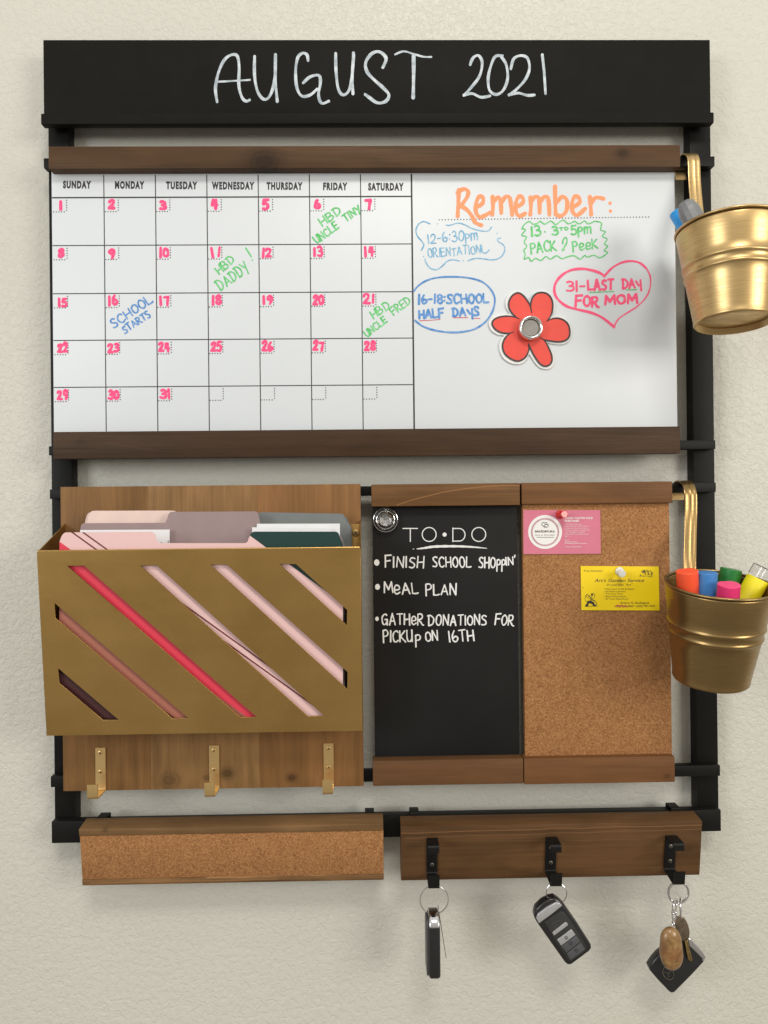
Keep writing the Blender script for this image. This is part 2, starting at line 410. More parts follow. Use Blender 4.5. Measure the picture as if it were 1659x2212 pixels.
G = {
 'A': (7, '!0,10 3.3,0 6.8,10|!1.2,6.6 5.8,6.4'), 'B': (6.5, '!.2,0 0,10|0,.2 3.6,.1 5.2,2.3 3.6,4.6 .4,5|.4,5 4.6,5.2 6,7.4 4.4,9.6 0,10'),
 'C': (6.2, '6,1.6 4.4,.1 2,.7 .3,3.2 .1,6.4 1.6,9.4 3.9,10 6.2,8.7'), 'D': (6.8, '!.8,0 .6,10|-.6,.4 3.4,.4 6.4,3.6 5.8,7.6 3.4,9.6 .4,10'),
 'E': (5.4, '!5.4,0 0,.2|!.2,0 0,10|!0,10 5.4,9.8|!0,5 4.6,4.8'), 'F': (5.4, '!.2,0 0,10.4|!0,.2 5.6,-.5|!0,5 4.6,4.5'),
 'G': (6.6, '5.8,1.2 4.2,0 1.8,.9 .2,4 .5,7.7 2.2,9.7 4.4,9.2 5.8,7.2 6,5.2|!3.4,5.3 6.3,5.1 6.2,10'), 'H': (6, '!0,0 0,10|!6,0 6,10.3|!0,5.4 6,4.9'),
 'I': (1, '!.5,0 .5,10'), 'K': (6, '!0,0 0,10|!5.6,.2 .4,5.4|.6,5.2 3.4,7.6 6.4,10'), 'L': (5.6, '!0,0 0,9.8|0,9.8 3,10 5.6,9.6'),
 'M': (8, '!0,10 .6,0 4,7 7.2,0 8,10'), 'N': (6.4, '!0,10 .3,0 6,10 6.4,0'), 'O': (6.2, '3,0 .8,1.6 0,5.2 1,8.6 3.2,10 5.4,8.4 6.2,4.8 5.2,1.4 3,0'),
 'P': (5.6, '!.2,.2 0,11|0,.2 3.6,0 5.6,2.2 4.2,5 .2,5.6'), 'R': (6.2, '!.2,.2 0,10|0,.3 3.6,0 5.2,2.2 3.8,4.6 .4,5.3|.4,5.3 3.4,7.4 5.2,9.8 6.6,10.2'),
 'S': (5.6, '5.2,1 3.4,0 1.2,.8 .8,3.2 3,4.9 4.9,6.6 4.8,8.8 2.8,10 0,9.4'), 'T': (6.2, '!0,.2 6.2,-.1|!3.2,0 3.1,10'), 'U': (6, '0,0 .1,6 1.4,9.4 3.2,10 5,8.8 5.8,5.6 6,0|!6,0 6,10'),
 'V': (6, '!0,0 3,10 6,0'), 'W': (8, '!0,0 2,10 4,2 6,10 8,0'), 'Y': (6, '!0,0 3,5|!6.2,0 2.4,11'), 'y': (6, '!0,2 3,7.4|!6,1 5.8,13.5'),
 '0': (5.8, '3,0 .8,1.5 0,5 .8,8.5 3,10 5.2,8.5 6,5 5.2,1.5 3,0'), '1': (1.4, '!.6,0 .8,10'),
 '2': (5.8, '.3,2.5 1.5,.4 4,0 5.4,2 4.3,5 .2,9.7|!0,9.8 6,9.9'), '3': (5.6, '.5,.8 3,0 5.2,1.5 4.5,4 2.3,4.7|2.3,4.7 5.3,5.5 5.8,8 3.5,10 0,9.3'),
 '4': (6, '!1.4,0 .2,5.8 6,5.8|!4.4,0 4.4,10'), '5': (5.6, '!5.6,0 1,.2 .7,4.4|.7,4.4 3.5,3.7 5.8,6 5,9 2.5,10 0,9.2'),
 '6': (5.6, '2.4,0 .8,3 .1,6.6 1.2,9.4 3.6,10 5.6,8 5,5.6 2.8,5.2 .5,6.8'), '7': (5.6, '!0,.4 5.6,0|5.6,0 4.4,5 3.9,10'),
 '8': (5.6, '5.3,1.6 3,0 .7,1.5 1,3.7 4.5,5.6 5.7,8 3,10 .3,8 1.5,5.6 5,3.6 5.3,1.6'), '9': (5.6, '5.2,2 3,0 .5,1.8 .8,4.5 3,5.3 5.2,3.6|5.3,.8 5.4,5 3.6,10'),
 '-': (4, '!0,5.6 4,5.3'), '.': (1, '!.4,5.6 .6,5.6'), ':': (1, '!.4,3.2 .6,3.2|!.4,7.6 .6,7.6'), "'": (1, '!1,-2 .2,.6'), '!': (1.5, '!0,-1 1.4,6.6|!1.8,9.4 1.9,9.4'),
 'e': (5.4, '.6,6.6 4.8,5.9 4.9,3.2 2.6,2.2 .6,4.4 .4,8 2.4,10 5.4,8.7'), 'm': (7.6, '!.2,2.6 .3,9.6|.3,4.6 1.9,2.6 3.6,3.4 3.8,9.2|3.8,4.4 5.4,2.5 7.2,3.3 7.6,9.6'),
 'n': (4.6, '!.2,2.6 .3,10|.3,4.6 2.4,2.5 4.2,3.4 4.5,10'), 'p': (4.6, '!.4,2.4 .2,13.2|.3,3 2.8,2 4.8,3.8 3.8,6.6 .4,7.2'), 'a': (4.6, '4.4,3 2,2.6 .2,6 1.8,9.6 4.2,7.6|!4.5,2.8 4.6,9.8'),
 't': (4.4, '!2.2,0 2.2,9.8|!0,3.2 4.4,3'), 'o': (4.6, '2.4,2.6 .4,4.4 .2,7.4 2.2,9.8 4.4,8 4.5,4.6 2.4,2.6'), 'k': (5, '!0,0 0,10|!4.4,3 .4,6.6|!1,6.2 5,10'),
 '&': (5, '1,4.5 1.5,1.2 3.6,-.4 4.8,1 4,4.5 2,7.6 0,10 1.8,9.6'), ',': (1, '!.5,9 0,11'),
 't': (3.6, '!0,.4 3.6,.4|!1.8,.4 1.8,6.5'), 'u': (3.6, '2,.4 0,1.6 .1,4.6 1.8,6.6 3.6,4.6 3.6,1.6 2,.4'), 'N2': (0, '')}
def hand(name, text, a, b, h, w, d, mat, parent, cr=None, cs=1.0, jit=0.03, slant=0.0, bm=None, spacing=2.2, print_=False):
    """single-stroke lettering, baseline a -> b, height h (crop units when cr is given, as is a, b); w in photo-grid px"""
    own = bm is None; bm = bm or bmesh.new()
    tot = 0; xs = []
    for ch in text:
        xs.append(tot); tot += (5.0 if ch == ' ' else G[ch][0]) + spacing
    tot -= spacing
    A = Vector(a); B = Vector(b); u = (B - A) / tot; un = u.normalized(); up = Vector((un.y, -un.x)) * h / 10
    for ch, x in zip(text, xs):
        if ch == ' ': continue
        jy = random.uniform(-jit, jit) * 13; js = 1 + random.uniform(-jit, jit) * 2.2; jr = random.uniform(-jit, jit) * 1.6; jp = jit * 7
        for st in G[ch][1].split('|'):
            if not st: continue
            straight = st[0] == '!'; st = st.lstrip('!')
            q = []
            for pp in st.split():
                gx, gy = map(float, pp.split(',')); gy = 10 - (10 - gy) * js + jy + random.uniform(-jp, jp); gx += jr * (10 - gy) + random.uniform(-jp, jp)
                P_ = A + u * (x + gx + slant * (10 - gy)) + up * (10 - gy)
                q.append(cr(P_) if cr else P_)
            if straight:
                pts = [Vector(v) for v in q]
            else: pts = smooth_pts(q, 4)
            if print_: ribbon(bm, pts, w, d, caps=False)
            else:
                wd = [w * (1 + 0.14 * math.sin(i * 0.8 + x)) for i in range(len(pts))]
                ribbon(bm, pts, w, d, widths=wd)
    if own: return obj(name, face_out(bm), mat, parent)
def type_bm(text, shear=0.0, bold=0.0, spacing=1.0):
    cu = bpy.data.curves.new('t', 'FONT'); cu.body = text; cu.size = 1.0; cu.shear = shear; cu.offset = bold; cu.space_character = spacing
    cu.resolution_u = 3
    o = bpy.data.objects.new('t', cu); C.objects.link(o)
    dg = bpy.context.evaluated_depsgraph_get(); me = bpy.data.meshes.new_from_object(o.evaluated_get(dg))
    bpy.data.objects.remove(o); bpy.data.curves.remove(cu)
    return me
def typeset(name, text, a, b, h, d, mat, parent, cr=None, shear=0.0, bold=0.0, spacing=1.0):
    """printed type, baseline a -> b, cap height h"""
    me = type_bm(text, shear, bold, spacing); xs = [v.co.x for v in me.vertices]; x0, x1 = min(xs), max(xs)
    A = Vector(a); u = (Vector(b) - A) / (x1 - x0); un = u.normalized(); up = Vector((un.y, -un.x)) * h / 0.70
    for v in me.vertices:
        q = A + u * (v.co.x - x0) + up * v.co.y
        if cr: q = cr(q)
        v.co = at(q[0], q[1], d + 0.00015)
    bm = bmesh.new(); bm.from_mesh(me); bpy.data.meshes.remove(me)
    return obj(name, face_out(bm), mat, parent)
def screw(p, r, parent, mat, nrm=OUT):
    bm = lathe_bm([(0, 0.0009), (r * 0.55, 0.0009), (r * 0.9, 0.0006), (r, 0.0), (0, 0)], 16)
    m = frame_z(p, nrm); 
    for a in (0.6, 0.6 + math.pi / 2):
        x = Vector((math.cos(a), math.sin(a), 0)) * r * 0.6; y = Vector((-math.sin(a), math.cos(a), 0)) * r * 0.12
        vs = [bm.verts.new(v + Vector((0, 0, 0.00098 + 0.00004 * a))) for v in (x - y, x + y, -x + y, -x - y)]
        f = bm.faces.new(vs); f.material_index = 1
    bm.transform(m); return obj('screw', bm, [mat, M['hookblack']], parent, True)

# ================================================================== WALL
n_ = 1
bm = bmesh.new()
vs = [bm.verts.new(p) for p in ((-2.2, 0, -2.6), (3.0, 0, -2.6), (3.0, 0, 1.6), (-2.2, 0, 1.6))]
bm.faces.new(vs)
wall = obj('wall', face_out(bm), M['wall']); wall['kind'] = 'structure'

# ================================================================== BLACK FRAME
fr = thing('wall_organizer_frame', 'black painted wooden frame of posts and rails that everything hangs from', 'frame', (0.387, 0, -0.45))
zt, zb = -0.06, -0.93
for (xa, xb, lipside) in ((104, 153, 1), (1482, 1534, 0)):
    pass
def post(x0, x1, lip):
    obj('post', box_bm(x0, x1, -0.905, -0.05, 0.0, 0.019, 0.001), M['rail'], fr, True)
xl0 = at(104, 290, .019).x; xr1 = at(1535, 290, .019).x
post(xl0, xl0 + 0.0235, 1); post(xr1 - 0.0250, xr1, -1)
# header chalkboard is part of the frame
x0, x1, z0, z1 = rect((93, 86), (1535.5, 247), .034)
XL, XR = x0, x1
obj('header_panel', box_bm(x0, x1, z0, z1, 0.0195, 0.034, 0.0008), M['black'], fr, True)
hz0 = at(830, 266.5, .0395).z
obj('header_ledge', box_bm(x0 - 0.0012, x1 + 0.0012, hz0, z0 - 0.0003, 0.0290, 0.0395, 0.0012), M['black'], fr, True)
def rail(yc, h, d1=0.031, xa=96, xb=1544, nm='rail'):
    c = at(830, yc, d1).z; a = at(xa, yc, d1).x; b = at(xb, yc, d1).x
    return obj(nm, box_bm(a, b, c - h / 2, c + h / 2, 0.0195, d1, 0.0009), M['rail'], fr, True), c
R1 = rail(350, .0115, xa=94, xb=1544)[1]
R2 = rail(967, .0105, xa=105, xb=1546)[1]
R3 = rail(1060, .0110, xa=107, xb=1547)[1]
R4 = rail(1677, .0125, xa=109, xb=1556)[1]
b0 = at(111, 1776, .033); b1 = at(1558, 1799, .033)
zT = at(111, 1775, .033).z; zB = at(111, 1822, .033).z
obj('bottom_rail', box_bm(b0.x, b1.x, zB, zT, 0.0195, 0.033, 0.001), M['rail'], fr, True)
H1 = crop(0, 0, 1512); H2 = crop(1512, 0, 1512)
hd = 0.034
strokes('lettering', [
 [(938,440),(931,380),(945,310),(970,258),(1000,237),(1025,242),(1033,290),(1032,370),(1045,420),(1063,437),(1078,432)],
 [4.0,(942,353),(1000,350),(1080,345)], [(1100,243),(1100,330),(1115,400),(1145,430),(1172,402),(1188,330),(1190,236)], [(1190,236),(1190,350),(1198,438)],
 [(1331,262),(1326,236),(1306,230),(1286,250),(1277,310),(1283,380),(1305,415),(1340,410),(1370,385)], [(1310,358),(1340,332),(1378,326),(1384,360),(1376,410),(1390,446),(1420,437)],
 [(1450,230),(1452,310),(1462,385),(1485,410),(1510,385),(1522,320),(1527,228)], [(1528,236),(1522,330),(1525,405)]], 6.2, hd, M['headpen'], fr, H1)
strokes('lettering', [[(827,146),(834,126),(820,112),(803,116),(790,135),(793,155),(808,172),(828,190),(840,205),(833,219),(815,222),(797,210),(789,204)]], 6.8, hd, M['headpen'], fr)
strokes('lettering', [[4.2,(48,235),(85,222),(130,234),(170,245),(204,246)], [7.5,(128,240),(128,330),(126,422)]], 6, hd, M['headpen'], fr, H2)
strokes('lettering', [[(372,280),(385,250),(408,240),(424,270),(412,330),(372,383),(345,412)], [(345,411),(380,404),(420,420),(458,414)],
 [(512,240),(480,245),(460,290),(450,340),(456,390),(485,408),(515,390),(534,340),(528,280),(505,243)],
 [(548,298),(560,255),(590,240),(620,252),(628,300),(606,350),(562,395),(540,411)], [(540,409),(580,402),(620,412),(650,410)], ['!',(684,236),(692,310),(698,405)]], 5.9, hd, M['headpen'], fr, H2)

# ================================================================== WHITEBOARD CALENDAR
wbk = [(-0.145, -0.002, 0.010), (0.277, 0.002, 0.0045)]
M['wood_top'] = wood('walnut_stained_pine_top', srgb(80, 56, 34), 'X', [(-0.116, -0.006, 0.0125, 1.0), (0.292, 0.003, 0.0050, .8)], 1.3, 0.7)
M['wood_bot'] = wood('walnut_stained_pine_bottom', srgb(64, 45, 29), 'X', [(-0.326, 0.004, 0.0022, .4)], 4.1, 0.7, 0.5, [(-0.0449, -.16, 0, .0007, -.306, -.235, .3)])
wb = thing('whiteboard_calendar', 'wide whiteboard with month calendar grid and Remember notes between two dark wood bars', 'whiteboard', at(787, 648, .03))
WD = 0.036
x0, x1, z0, z1 = rect((111, 360), (1463.5, 940), WD)
obj('sheet', box_bm(x0, x1, z0, z1, 0.032, WD, 0.0003), M['white'], wb, True)
box('wood_bar', (104, 316), (1470, 360.5), 0.0315, 0.050, M['wood_top'], wb, 0.0012)
box('wood_bar', (114, 933), (1470, 979), 0.0315, 0.047, M['wood_bot'], wb, 0.0012)
# grid: interpolated between measured corners
gx1t = at(224.6, 426, WD); gx7t = at(889.3, 428, WD)
cw = (gx7t.x - gx1t.x) / 6
rz = [at(560, y, WD).z for y in (425.5, 528.5, 632, 732.5, 833.5, 933)]
topz = at(560, 377, WD).z; botz = rz[-1] - 0.001
XB = x0
def gline(x0, x1, z0, z1, k=0):
    bm = bmesh.new(); y = -(WD + 0.0001 + 0.00001 * k)
    bm.faces.new([bm.verts.new(p) for p in ((x0, y, z0), (x1, y, z0), (x1, y, z1), (x0, y, z1))])
    return obj('grid_line', face_out(bm), M['print'], wb)
for k in range(7):
    x = gx1t.x + cw * k; w = 0.00056 if k < 6 else 0.00095
    gline(x - w, x + w, botz, topz, 0)
for k in range(5):
    w = 0.0008 if k == 0 else 0.00056
    gline(XB + 0.0004, gx7t.x, rz[k] - w, rz[k] + w, 1)
def px_of(x, z, d=WD):
    v = MR.transposed() @ (Vector((x, -d, z)) - CAM); return CX + F * v.x / v.y, CY - F * v.z / v.y
days = [('SUNDAY', 136, 196.8), ('MONDAY', 248.2, 311.7), ('TUESDAY', 358.5, 426.2), ('WEDNESDAY', 457.4, 549.3), ('THURSDAY', 575.7, 653.5), ('FRIDAY', 697.9, 750.3), ('SATURDAY', 795.3, 872)]
for i, (t, a, b) in enumerate(days):
    y = 405.2 + i * 0.75
    typeset('day_heading', t, (a, y + 0.6), (b, y + 1.0), 14.6, WD, M['print'], wb, bold=0.06, spacing=1.25)
date = 1
for r in range(5):
    for c in range(7):
        X0 = gx1t.x + cw * (c - 1); Z0 = rz[r]
        bm = bmesh.new()
        ox, oy = 0.0162, -0.0162
        for k in range(5):
            q = 0.00285 * k
            for (xx, zz) in ((X0 + ox, Z0 - 0.0030 - q), (X0 + ox - 0.0030 * (k + 1) + 0.0002, Z0 + oy)):
                if xx < XB + 0.0005: continue
                u, v = px_of(xx, zz); dot(bm, u, v, 1.3, WD, 8)
        obj('date_box', face_out(bm), M['print'], wb)
        if date <= 31:
            u, v = px_of(X0, Z0); s = str(date)
            jx, jy = random.uniform(-1, 1), random.uniform(-1, 1.5)
            if len(s) == 1: a, b = u + (8 if date > 1 else 12) + jx, u + (23.5 if date > 1 else 20) + jx
            else: a, b = u + 3 + jx, u + 29 + jx
            if date in (10, 11, 12, 15, 16, 17, 18, 19, 13, 14): a += 3
            if c == 0: a += 3; b += 2
            hand('date_number', s, (a + 3, v + 25 + jy), (b - 2.5, v + 25 + jy), 18, 6.8 if len(s) == 1 else 5.8, WD, M['pinkink'], wb, jit=0.05, spacing=2.2 if len(s) == 1 else 3.6)
            date += 1
c4 = crop(900, 640, 800); c5 = crop(900, 1200, 800)
def W_(t, a, b, h, w, m, cr=None, **k): return hand('handwriting', t, a, b, h, w, WD, M[m], wb, cr, **k)
W_('HBD', (767,520), (925,408), 66, 3.2, 'greenink', c4); W_('UNCLE', (722,662), (903,532), 62, 3.2, 'greenink', c4); W_('TINY', (958,482), (1085,402), 62, 3.2, 'greenink', c4)
W_('HBD', (474,592), (508,564), 17.5, 3.2, 'greenink'); W_('DADDY', (477,628), (540,584), 23, 3.2, 'greenink')
strokes('handwriting', [['!',(140,698),(184,768)], [3.6,(194,797)]], 3.2, WD, M['greenink'], wb, c4)
W_('SCHOOL', (246,708), (331,652), 19, 3.5, 'blueink'); W_('STARTS', (270,720), (326,683), 15, 3.2, 'blueink')
W_('HBD', (807,688), (843,664), 17.5, 3.0, 'greenink'); W_('UNCLE', (793,728), (837,695), 15, 3.0, 'greenink'); W_('FRED', (851,681), (888,653), 16, 3.0, 'greenink')
c7 = crop(1600, 640, 1100)
strokes('handwriting', [[(312,162),(309,230),(305,318)], [(303,178),(340,157),(366,170),(362,202),(335,242),(312,264)], [(325,258),(362,282),(392,322),(410,356),(445,372)],
 [(415,266),(452,242),(456,208),(432,202),(415,240),(413,290),(435,324),(470,312),(497,296)],
 [(512,202),(515,260),(510,308)], [(515,235),(545,206),(560,232),(564,300)], [(562,242),(590,203),(614,210),(622,260),(628,310)],
 [(652,266),(692,238),(690,208),(668,202),(650,240),(650,290),(672,318),(706,302)],
 [(737,206),(740,260),(736,308)], [(740,232),(765,203),(788,216),(792,298)], [(792,238),(820,203),(843,217),(850,310)],
 [(883,142),(884,230),(887,306)], [(887,244),(925,203),(954,226),(950,288),(915,318),(888,305)],
 [(987,266),(1028,238),(1025,208),(1000,202),(985,240),(988,290),(1015,312),(1062,274)],
 [(1090,203),(1095,260),(1098,308)], [(1095,244),(1125,208),(1170,214)], [7.5,(1210,241)], [7.5,(1212,288)]], 8.6, WD, M['orangeink'], wb, c7)
bm = bmesh.new()
for k in range(69):
    t = k / 68; p = c7((195 + (1440 - 195) * t, 340 - 17 * t)); dot(bm, p[0], p[1], 1.35, WD, 8)
obj('dotted_line', face_out(bm), M['print'], wb)
a4 = crop(1620, 850, 540); a5 = crop(2030, 850, 570)
strokes('handwriting', [[(225,95),(150,68),(90,95),(55,170),(70,240),(120,300),(150,350),(120,415)], [(315,95)], [(420,110),(460,115),(560,88),(640,105),(740,155),(860,183),(930,180),(970,135)],
 [(1035,213)], [(1080,268),(1045,275),(1050,310),(1110,350),(1130,410),(1090,490),(1000,530),(880,520),(780,512),(685,540)], [(627,542)],
 [(580,545),(500,530),(430,550),(370,610),(300,650),(220,625),(175,560),(165,520)], [(147,490)], [(850,360),(855,430),(885,450),(915,440),(940,410)]], 2.6, WD, M['skyink'], wb, a4)
W_('12-6:30pm', (200,328), (800,290), 112, 2.8, 'skyink', a4, jit=.05); W_('ORIENTATION', (208,505), (840,450), 98, 2.5, 'skyink', a4, jit=.05)
strokes('handwriting', [[(30,910),(90,840),(200,775),(350,742),(560,738),(720,755),(860,800),(960,890),(1008,1000),(990,1130),(930,1240),(850,1320),(730,1380),(560,1408),(400,1403),(250,1375),(130,1330),(45,1265)]], 3.9, WD, M['blueink'], wb, a4)
W_('16-18:SCHOOL', (85,1060), (935,1048), 104, 4.8, 'blueink', a4, jit=.04); W_('HALF', (98,1238), (385,1225), 98, 4.8, 'blueink', a4); W_('DAyS', (500,1212), (815,1205), 100, 4.8, 'blueink', a4)
strokes('underline', [[(100,1268),(230,1262),(345,1253)], [(512,1232),(680,1230)], [(745,1240),(828,1240)]], 1.6, WD, M['redpen'], wb, a4)
strokes('handwriting', [[(75,145),(100,100),(155,65),(200,95),(250,85),(280,62),(330,95),(370,75),(410,60),(460,100),(510,65),(555,50),(600,90),(650,75),(680,62),(730,92),(790,58),(830,90),(880,75),(910,62),(985,82),(975,160),(1030,180),(995,235),(1050,265),(1020,320),(1055,350),(1015,400),(1055,420),(970,480),(900,450),(830,470),(790,455),(740,495),(670,455),(590,470),(530,490),(470,455),(400,495),(350,465),(290,510),(230,485),(180,520),(150,475),(100,495),(110,440),(95,395),(130,350),(100,300),(125,240),(70,220),(115,160),(76,148)]], 2.7, WD, M['greenink'], wb, a5, sub=4)
W_('13', (183,232), (285,225), 108, 4.3, 'greenink', a5); W_('.', (335,225), (340,225), 100, 3.5, 'greenink', a5); W_('3', (425,215), (485,210), 96, 4.3, 'greenink', a5); W_('tu', (510,185), (600,182), 52, 3.0, 'greenink', a5)
W_('5pm', (640,212), (865,200), 100, 3.8, 'greenink', a5); W_('PACK', (180,428), (465,392), 112, 3.5, 'greenink', a5); W_('&', (535,392), (600,385), 130, 3.2, 'greenink', a5); W_('PeeK', (660,402), (940,372), 106, 3.5, 'greenink', a5)
strokes('handwriting', [[5.6,(1020,692),(960,650),(850,617),(740,606),(620,627),(520,690),(455,780),(447,880),(490,960),(580,1032),(700,1070),(870,1110),(1000,1170),(1130,1272)], [4.6,(1020,690),(1100,602),(1200,542),(1310,517),(1420,537),(1500,602)], [3.0,(1500,602),(1545,700),(1540,830),(1490,940),(1390,1040),(1280,1110),(1180,1180),(1132,1262)]], 4, WD, M['hotink'], wb, a5)
W_('31-', (588,862), (795,855), 116, 4.4, 'hotink', a5); W_('LAST', (835,850), (1118,842), 112, 5.2, 'hotink', a5); W_('DAy', (1225,832), (1440,822), 100, 4.8, 'hotink', a5)
W_('FOR', (688,1032), (950,1040), 112, 5.4, 'hotink', a5); W_('MOM', (1028,1012), (1395,996), 96, 5.6, 'hotink', a5)
strokes('underline', [[(850,877),(1000,871),(1125,865)], [(1270,847),(1390,845)]], 2.2, WD, M['greenink'], wb, a5)

# ================================================================== FLOWER + MAGNETS
fc = crop(1900, 1130, 380)
petals = [[(850,450),(820,320),(740,190),(660,115),(590,100),(510,150),(455,250),(455,350),(500,440),(580,520),(640,548),(760,640),(840,620)],
 [(850,450),(828,330),(850,200),(920,115),(1020,92),(1120,120),(1190,210),(1208,340),(1180,480),(1098,590),(960,650),(860,600)],
 [(1098,590),(1190,545),(1300,535),(1400,570),(1470,640),(1500,740),(1490,850),(1420,920),(1300,943),(1160,925),(1060,905),(1000,870),(900,760),(960,650)],
 [(1000,868),(1075,930),(1140,1050),(1190,1180),(1190,1280),(1140,1345),(1060,1360),(980,1310),(900,1200),(840,1090),(810,1020),(785,965),(820,850),(920,820)],
 [(785,965),(795,1080),(750,1190),(670,1255),(590,1272),(480,1230),(380,1140),(345,1020),(370,910),(440,820),(530,770),(640,700),(760,760)],
 [(530,775),(440,795),(330,785),(230,735),(170,650),(180,580),(260,525),(370,502),(500,505),(640,548),(740,620),(700,720)]]
fb = [(590,85),(640,90),(705,128),(770,215),(815,255),(840,200),(890,125),(960,80),(1040,68),(1130,92),(1200,165),(1240,270),(1240,390),(1200,470),(1180,520),(1300,508),(1390,525),(1470,590),(1525,690),(1530,800),(1490,915),(1400,975),(1290,985),(1160,965),(1110,945),(1180,1080),(1225,1200),(1225,1310),(1170,1390),(1080,1410),(980,1380),(890,1280),(820,1170),(800,1160),(760,1240),(680,1310),(580,1325),(470,1300),(360,1220),(300,1100),(292,980),(330,880),(370,835),(260,815),(160,750),(115,660),(120,580),(200,500),(330,470),(450,470),(470,460),(410,360),(400,230),(450,140),(520,90)]
M['paperwhite'] = plain('white_card', (0.80, 0.79, 0.77), 0.5, 0.02)
M['red'] = plain('red_print', srgb(226, 74, 62), 0.42, 0.05, 60, coat=0.1)
fl = thing('paper_flower', 'red six-petalled paper flower with black outline stuck on the whiteboard', 'flower cutout', at(1145, 711, WD))
bp = smooth_pts([fc(p) for p in fb], 4, True)
obj('backing', poly_prism_bm([at(p[0], p[1], WD + 0.0022) for p in bp], Vector((0, 0.0019, 0)), 0.0), M['paperwhite'], fl, False)
for i, p in enumerate(petals):
    q = [Vector(fc(v)) for v in p]; q = smooth_pts(q, 4, True)
    bm = bmesh.new(); bm.faces.new([bm.verts.new(at(v[0], v[1], WD + 0.00275 + i * 0.00003)) for v in q])
    obj('petal', face_out(bm), M['red'], fl)
for i, p in enumerate(petals):
    n = len(p); out = {0: p[0:11], 1: p[0:10], 2: p[0:12], 3: p[0:12], 4: p[0:11], 5: p[0:10]}[i]
    s = smooth_pts([fc(v) for v in out], 4)
    wd = [3.4 * min(1, 0.35 + 4 * min(k, len(s) - 1 - k) / len(s)) for k in range(len(s))]
    bm = bmesh.new(); ribbon(bm, s, 3, WD + 0.003 , widths=wd); obj('petal_outline', face_out(bm), M['print'], fl)
ng = N('clear_acrylic')
ng.b.inputs['Base Color'].default_value = (0.97, 0.97, 0.98, 1); ng.b.inputs['Transmission Weight'].default_value = 1; ng.b.inputs['Roughness'].default_value = 0.03; ng.b.inputs['IOR'].default_value = 1.45
M['acrylic'] = ng.m
M['magnet'] = plain('magnet_disc', (0.26, 0.245, 0.23), 0.45, 0.1, 120, metal=0.3)
M['magdark'] = plain('grey_magnet_disc', (0.38, 0.37, 0.35), 0.4, 0.1, 120, metal=0.3)
def magnet(label, px, py, d, r, disc, ringcol, dome=True):
    o = at(px, py, d); t = thing('round_magnet', label, 'magnet', o, 'clear round magnets')
    m = frame_z(o, OUT)
    h = 0.0012 if dome else 0.006
    obj('magnet_disc', lathe_bm([(0, h), (r * 0.64, h), (r * 0.66, h - 0.0003), (r * 0.66, 0.0001), (0, 0.0001)], 48, mat4=m), disc, t, True)
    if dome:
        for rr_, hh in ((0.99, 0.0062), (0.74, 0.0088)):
            obj('rim_highlight', ring_bm(m @ Vector((0, 0, hh)), r * rr_, 0.00035, OUT), M['ringchrome'], t, True)  # bright rings added to stand for highlight circles on the clear acrylic
    prof = [(r * 0.70, 0.0002), (r * 0.97, 0.0002), (r, 0.002), (r * 0.99, 0.006), (r * 0.93, 0.0085), (r * 0.85, 0.0095), (r * 0.76, 0.0088), (r * 0.70, 0.0075), (r * 0.68, 0.004), (r * 0.70, 0.0002)]
    obj('ring', lathe_bm(prof, 64, mat4=m), ringcol, t, 'all')
    prof = [(0, 0.0016)] + [(r * 0.64, 0.0016), (r * 0.66, 0.003)] + [(r * 0.66 * math.cos(a), 0.003 + 0.0045 * math.sin(a)) for a in [0.2, 0.45, 0.75, 1.05, 1.3]] + [(0, 0.0075)]
    if dome: obj('dome', lathe_bm(prof, 48, mat4=m), M['acrylic'], t, 'all')
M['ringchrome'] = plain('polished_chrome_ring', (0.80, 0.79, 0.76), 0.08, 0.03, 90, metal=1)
p = fc((812, 722))
magnet('round silver rimmed magnet in the centre of the red paper flower', p[0], p[1], WD + 0.0035, 0.0142, M['magnet'], M['ringchrome'], dome=False)
cT = crop(1400, 1850, 700)
p = cT((279, 467)); CD = 0.036
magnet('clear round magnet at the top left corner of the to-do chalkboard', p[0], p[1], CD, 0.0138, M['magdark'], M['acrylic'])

# ================================================================== FILE HOLDER
fh = thing('file_holder', 'wooden wall panel with gold slotted metal bin and three brass hooks', 'file holder', at(455, 1370, .03))
PD = 0.046
xa, xb, za, zb = rect((130.5, 1052), (785.5, 1698), PD)
cuts = [130.5, 323, 558, 785.5]
tones = [srgb(122, 88, 52), srgb(134, 100, 62), srgb(130, 92, 54)]
pc_ = lambda i_, px, py: (at(px, py, PD).x - (at(cuts[i_], 1370, PD).x + at(cuts[i_ + 1], 1370, PD).x) / 2, at(px, py, PD).z - (za + zb) / 2)
kn = [[], [(*pc_(1, 366, 1686), 0.0105, .5), (*pc_(1, 491, 1671), 0.0065, .85), (*pc_(1, 447, 1680), 0.003, .6)], [(*pc_(2, 632, 1680), 0.0045, .9)]]
for i in range(3):
    a = at(cuts[i], 1370, PD).x; b = at(cuts[i + 1], 1370, PD).x
    if i == 0: a = xa
    if i == 2: b = xb
    g = 0.00003
    M['stave%d' % i] = wood('stained_pine_stave_%d' % i, tones[i], 'Z', kn[i], 2.2 + i * 3.1, 0.8)
    obj('plank', box_bm(a + (g if i else 0), b - (g if i < 2 else 0), za, zb, 0.0315, PD, 0.00015), M['stave%d' % i], fh, True)
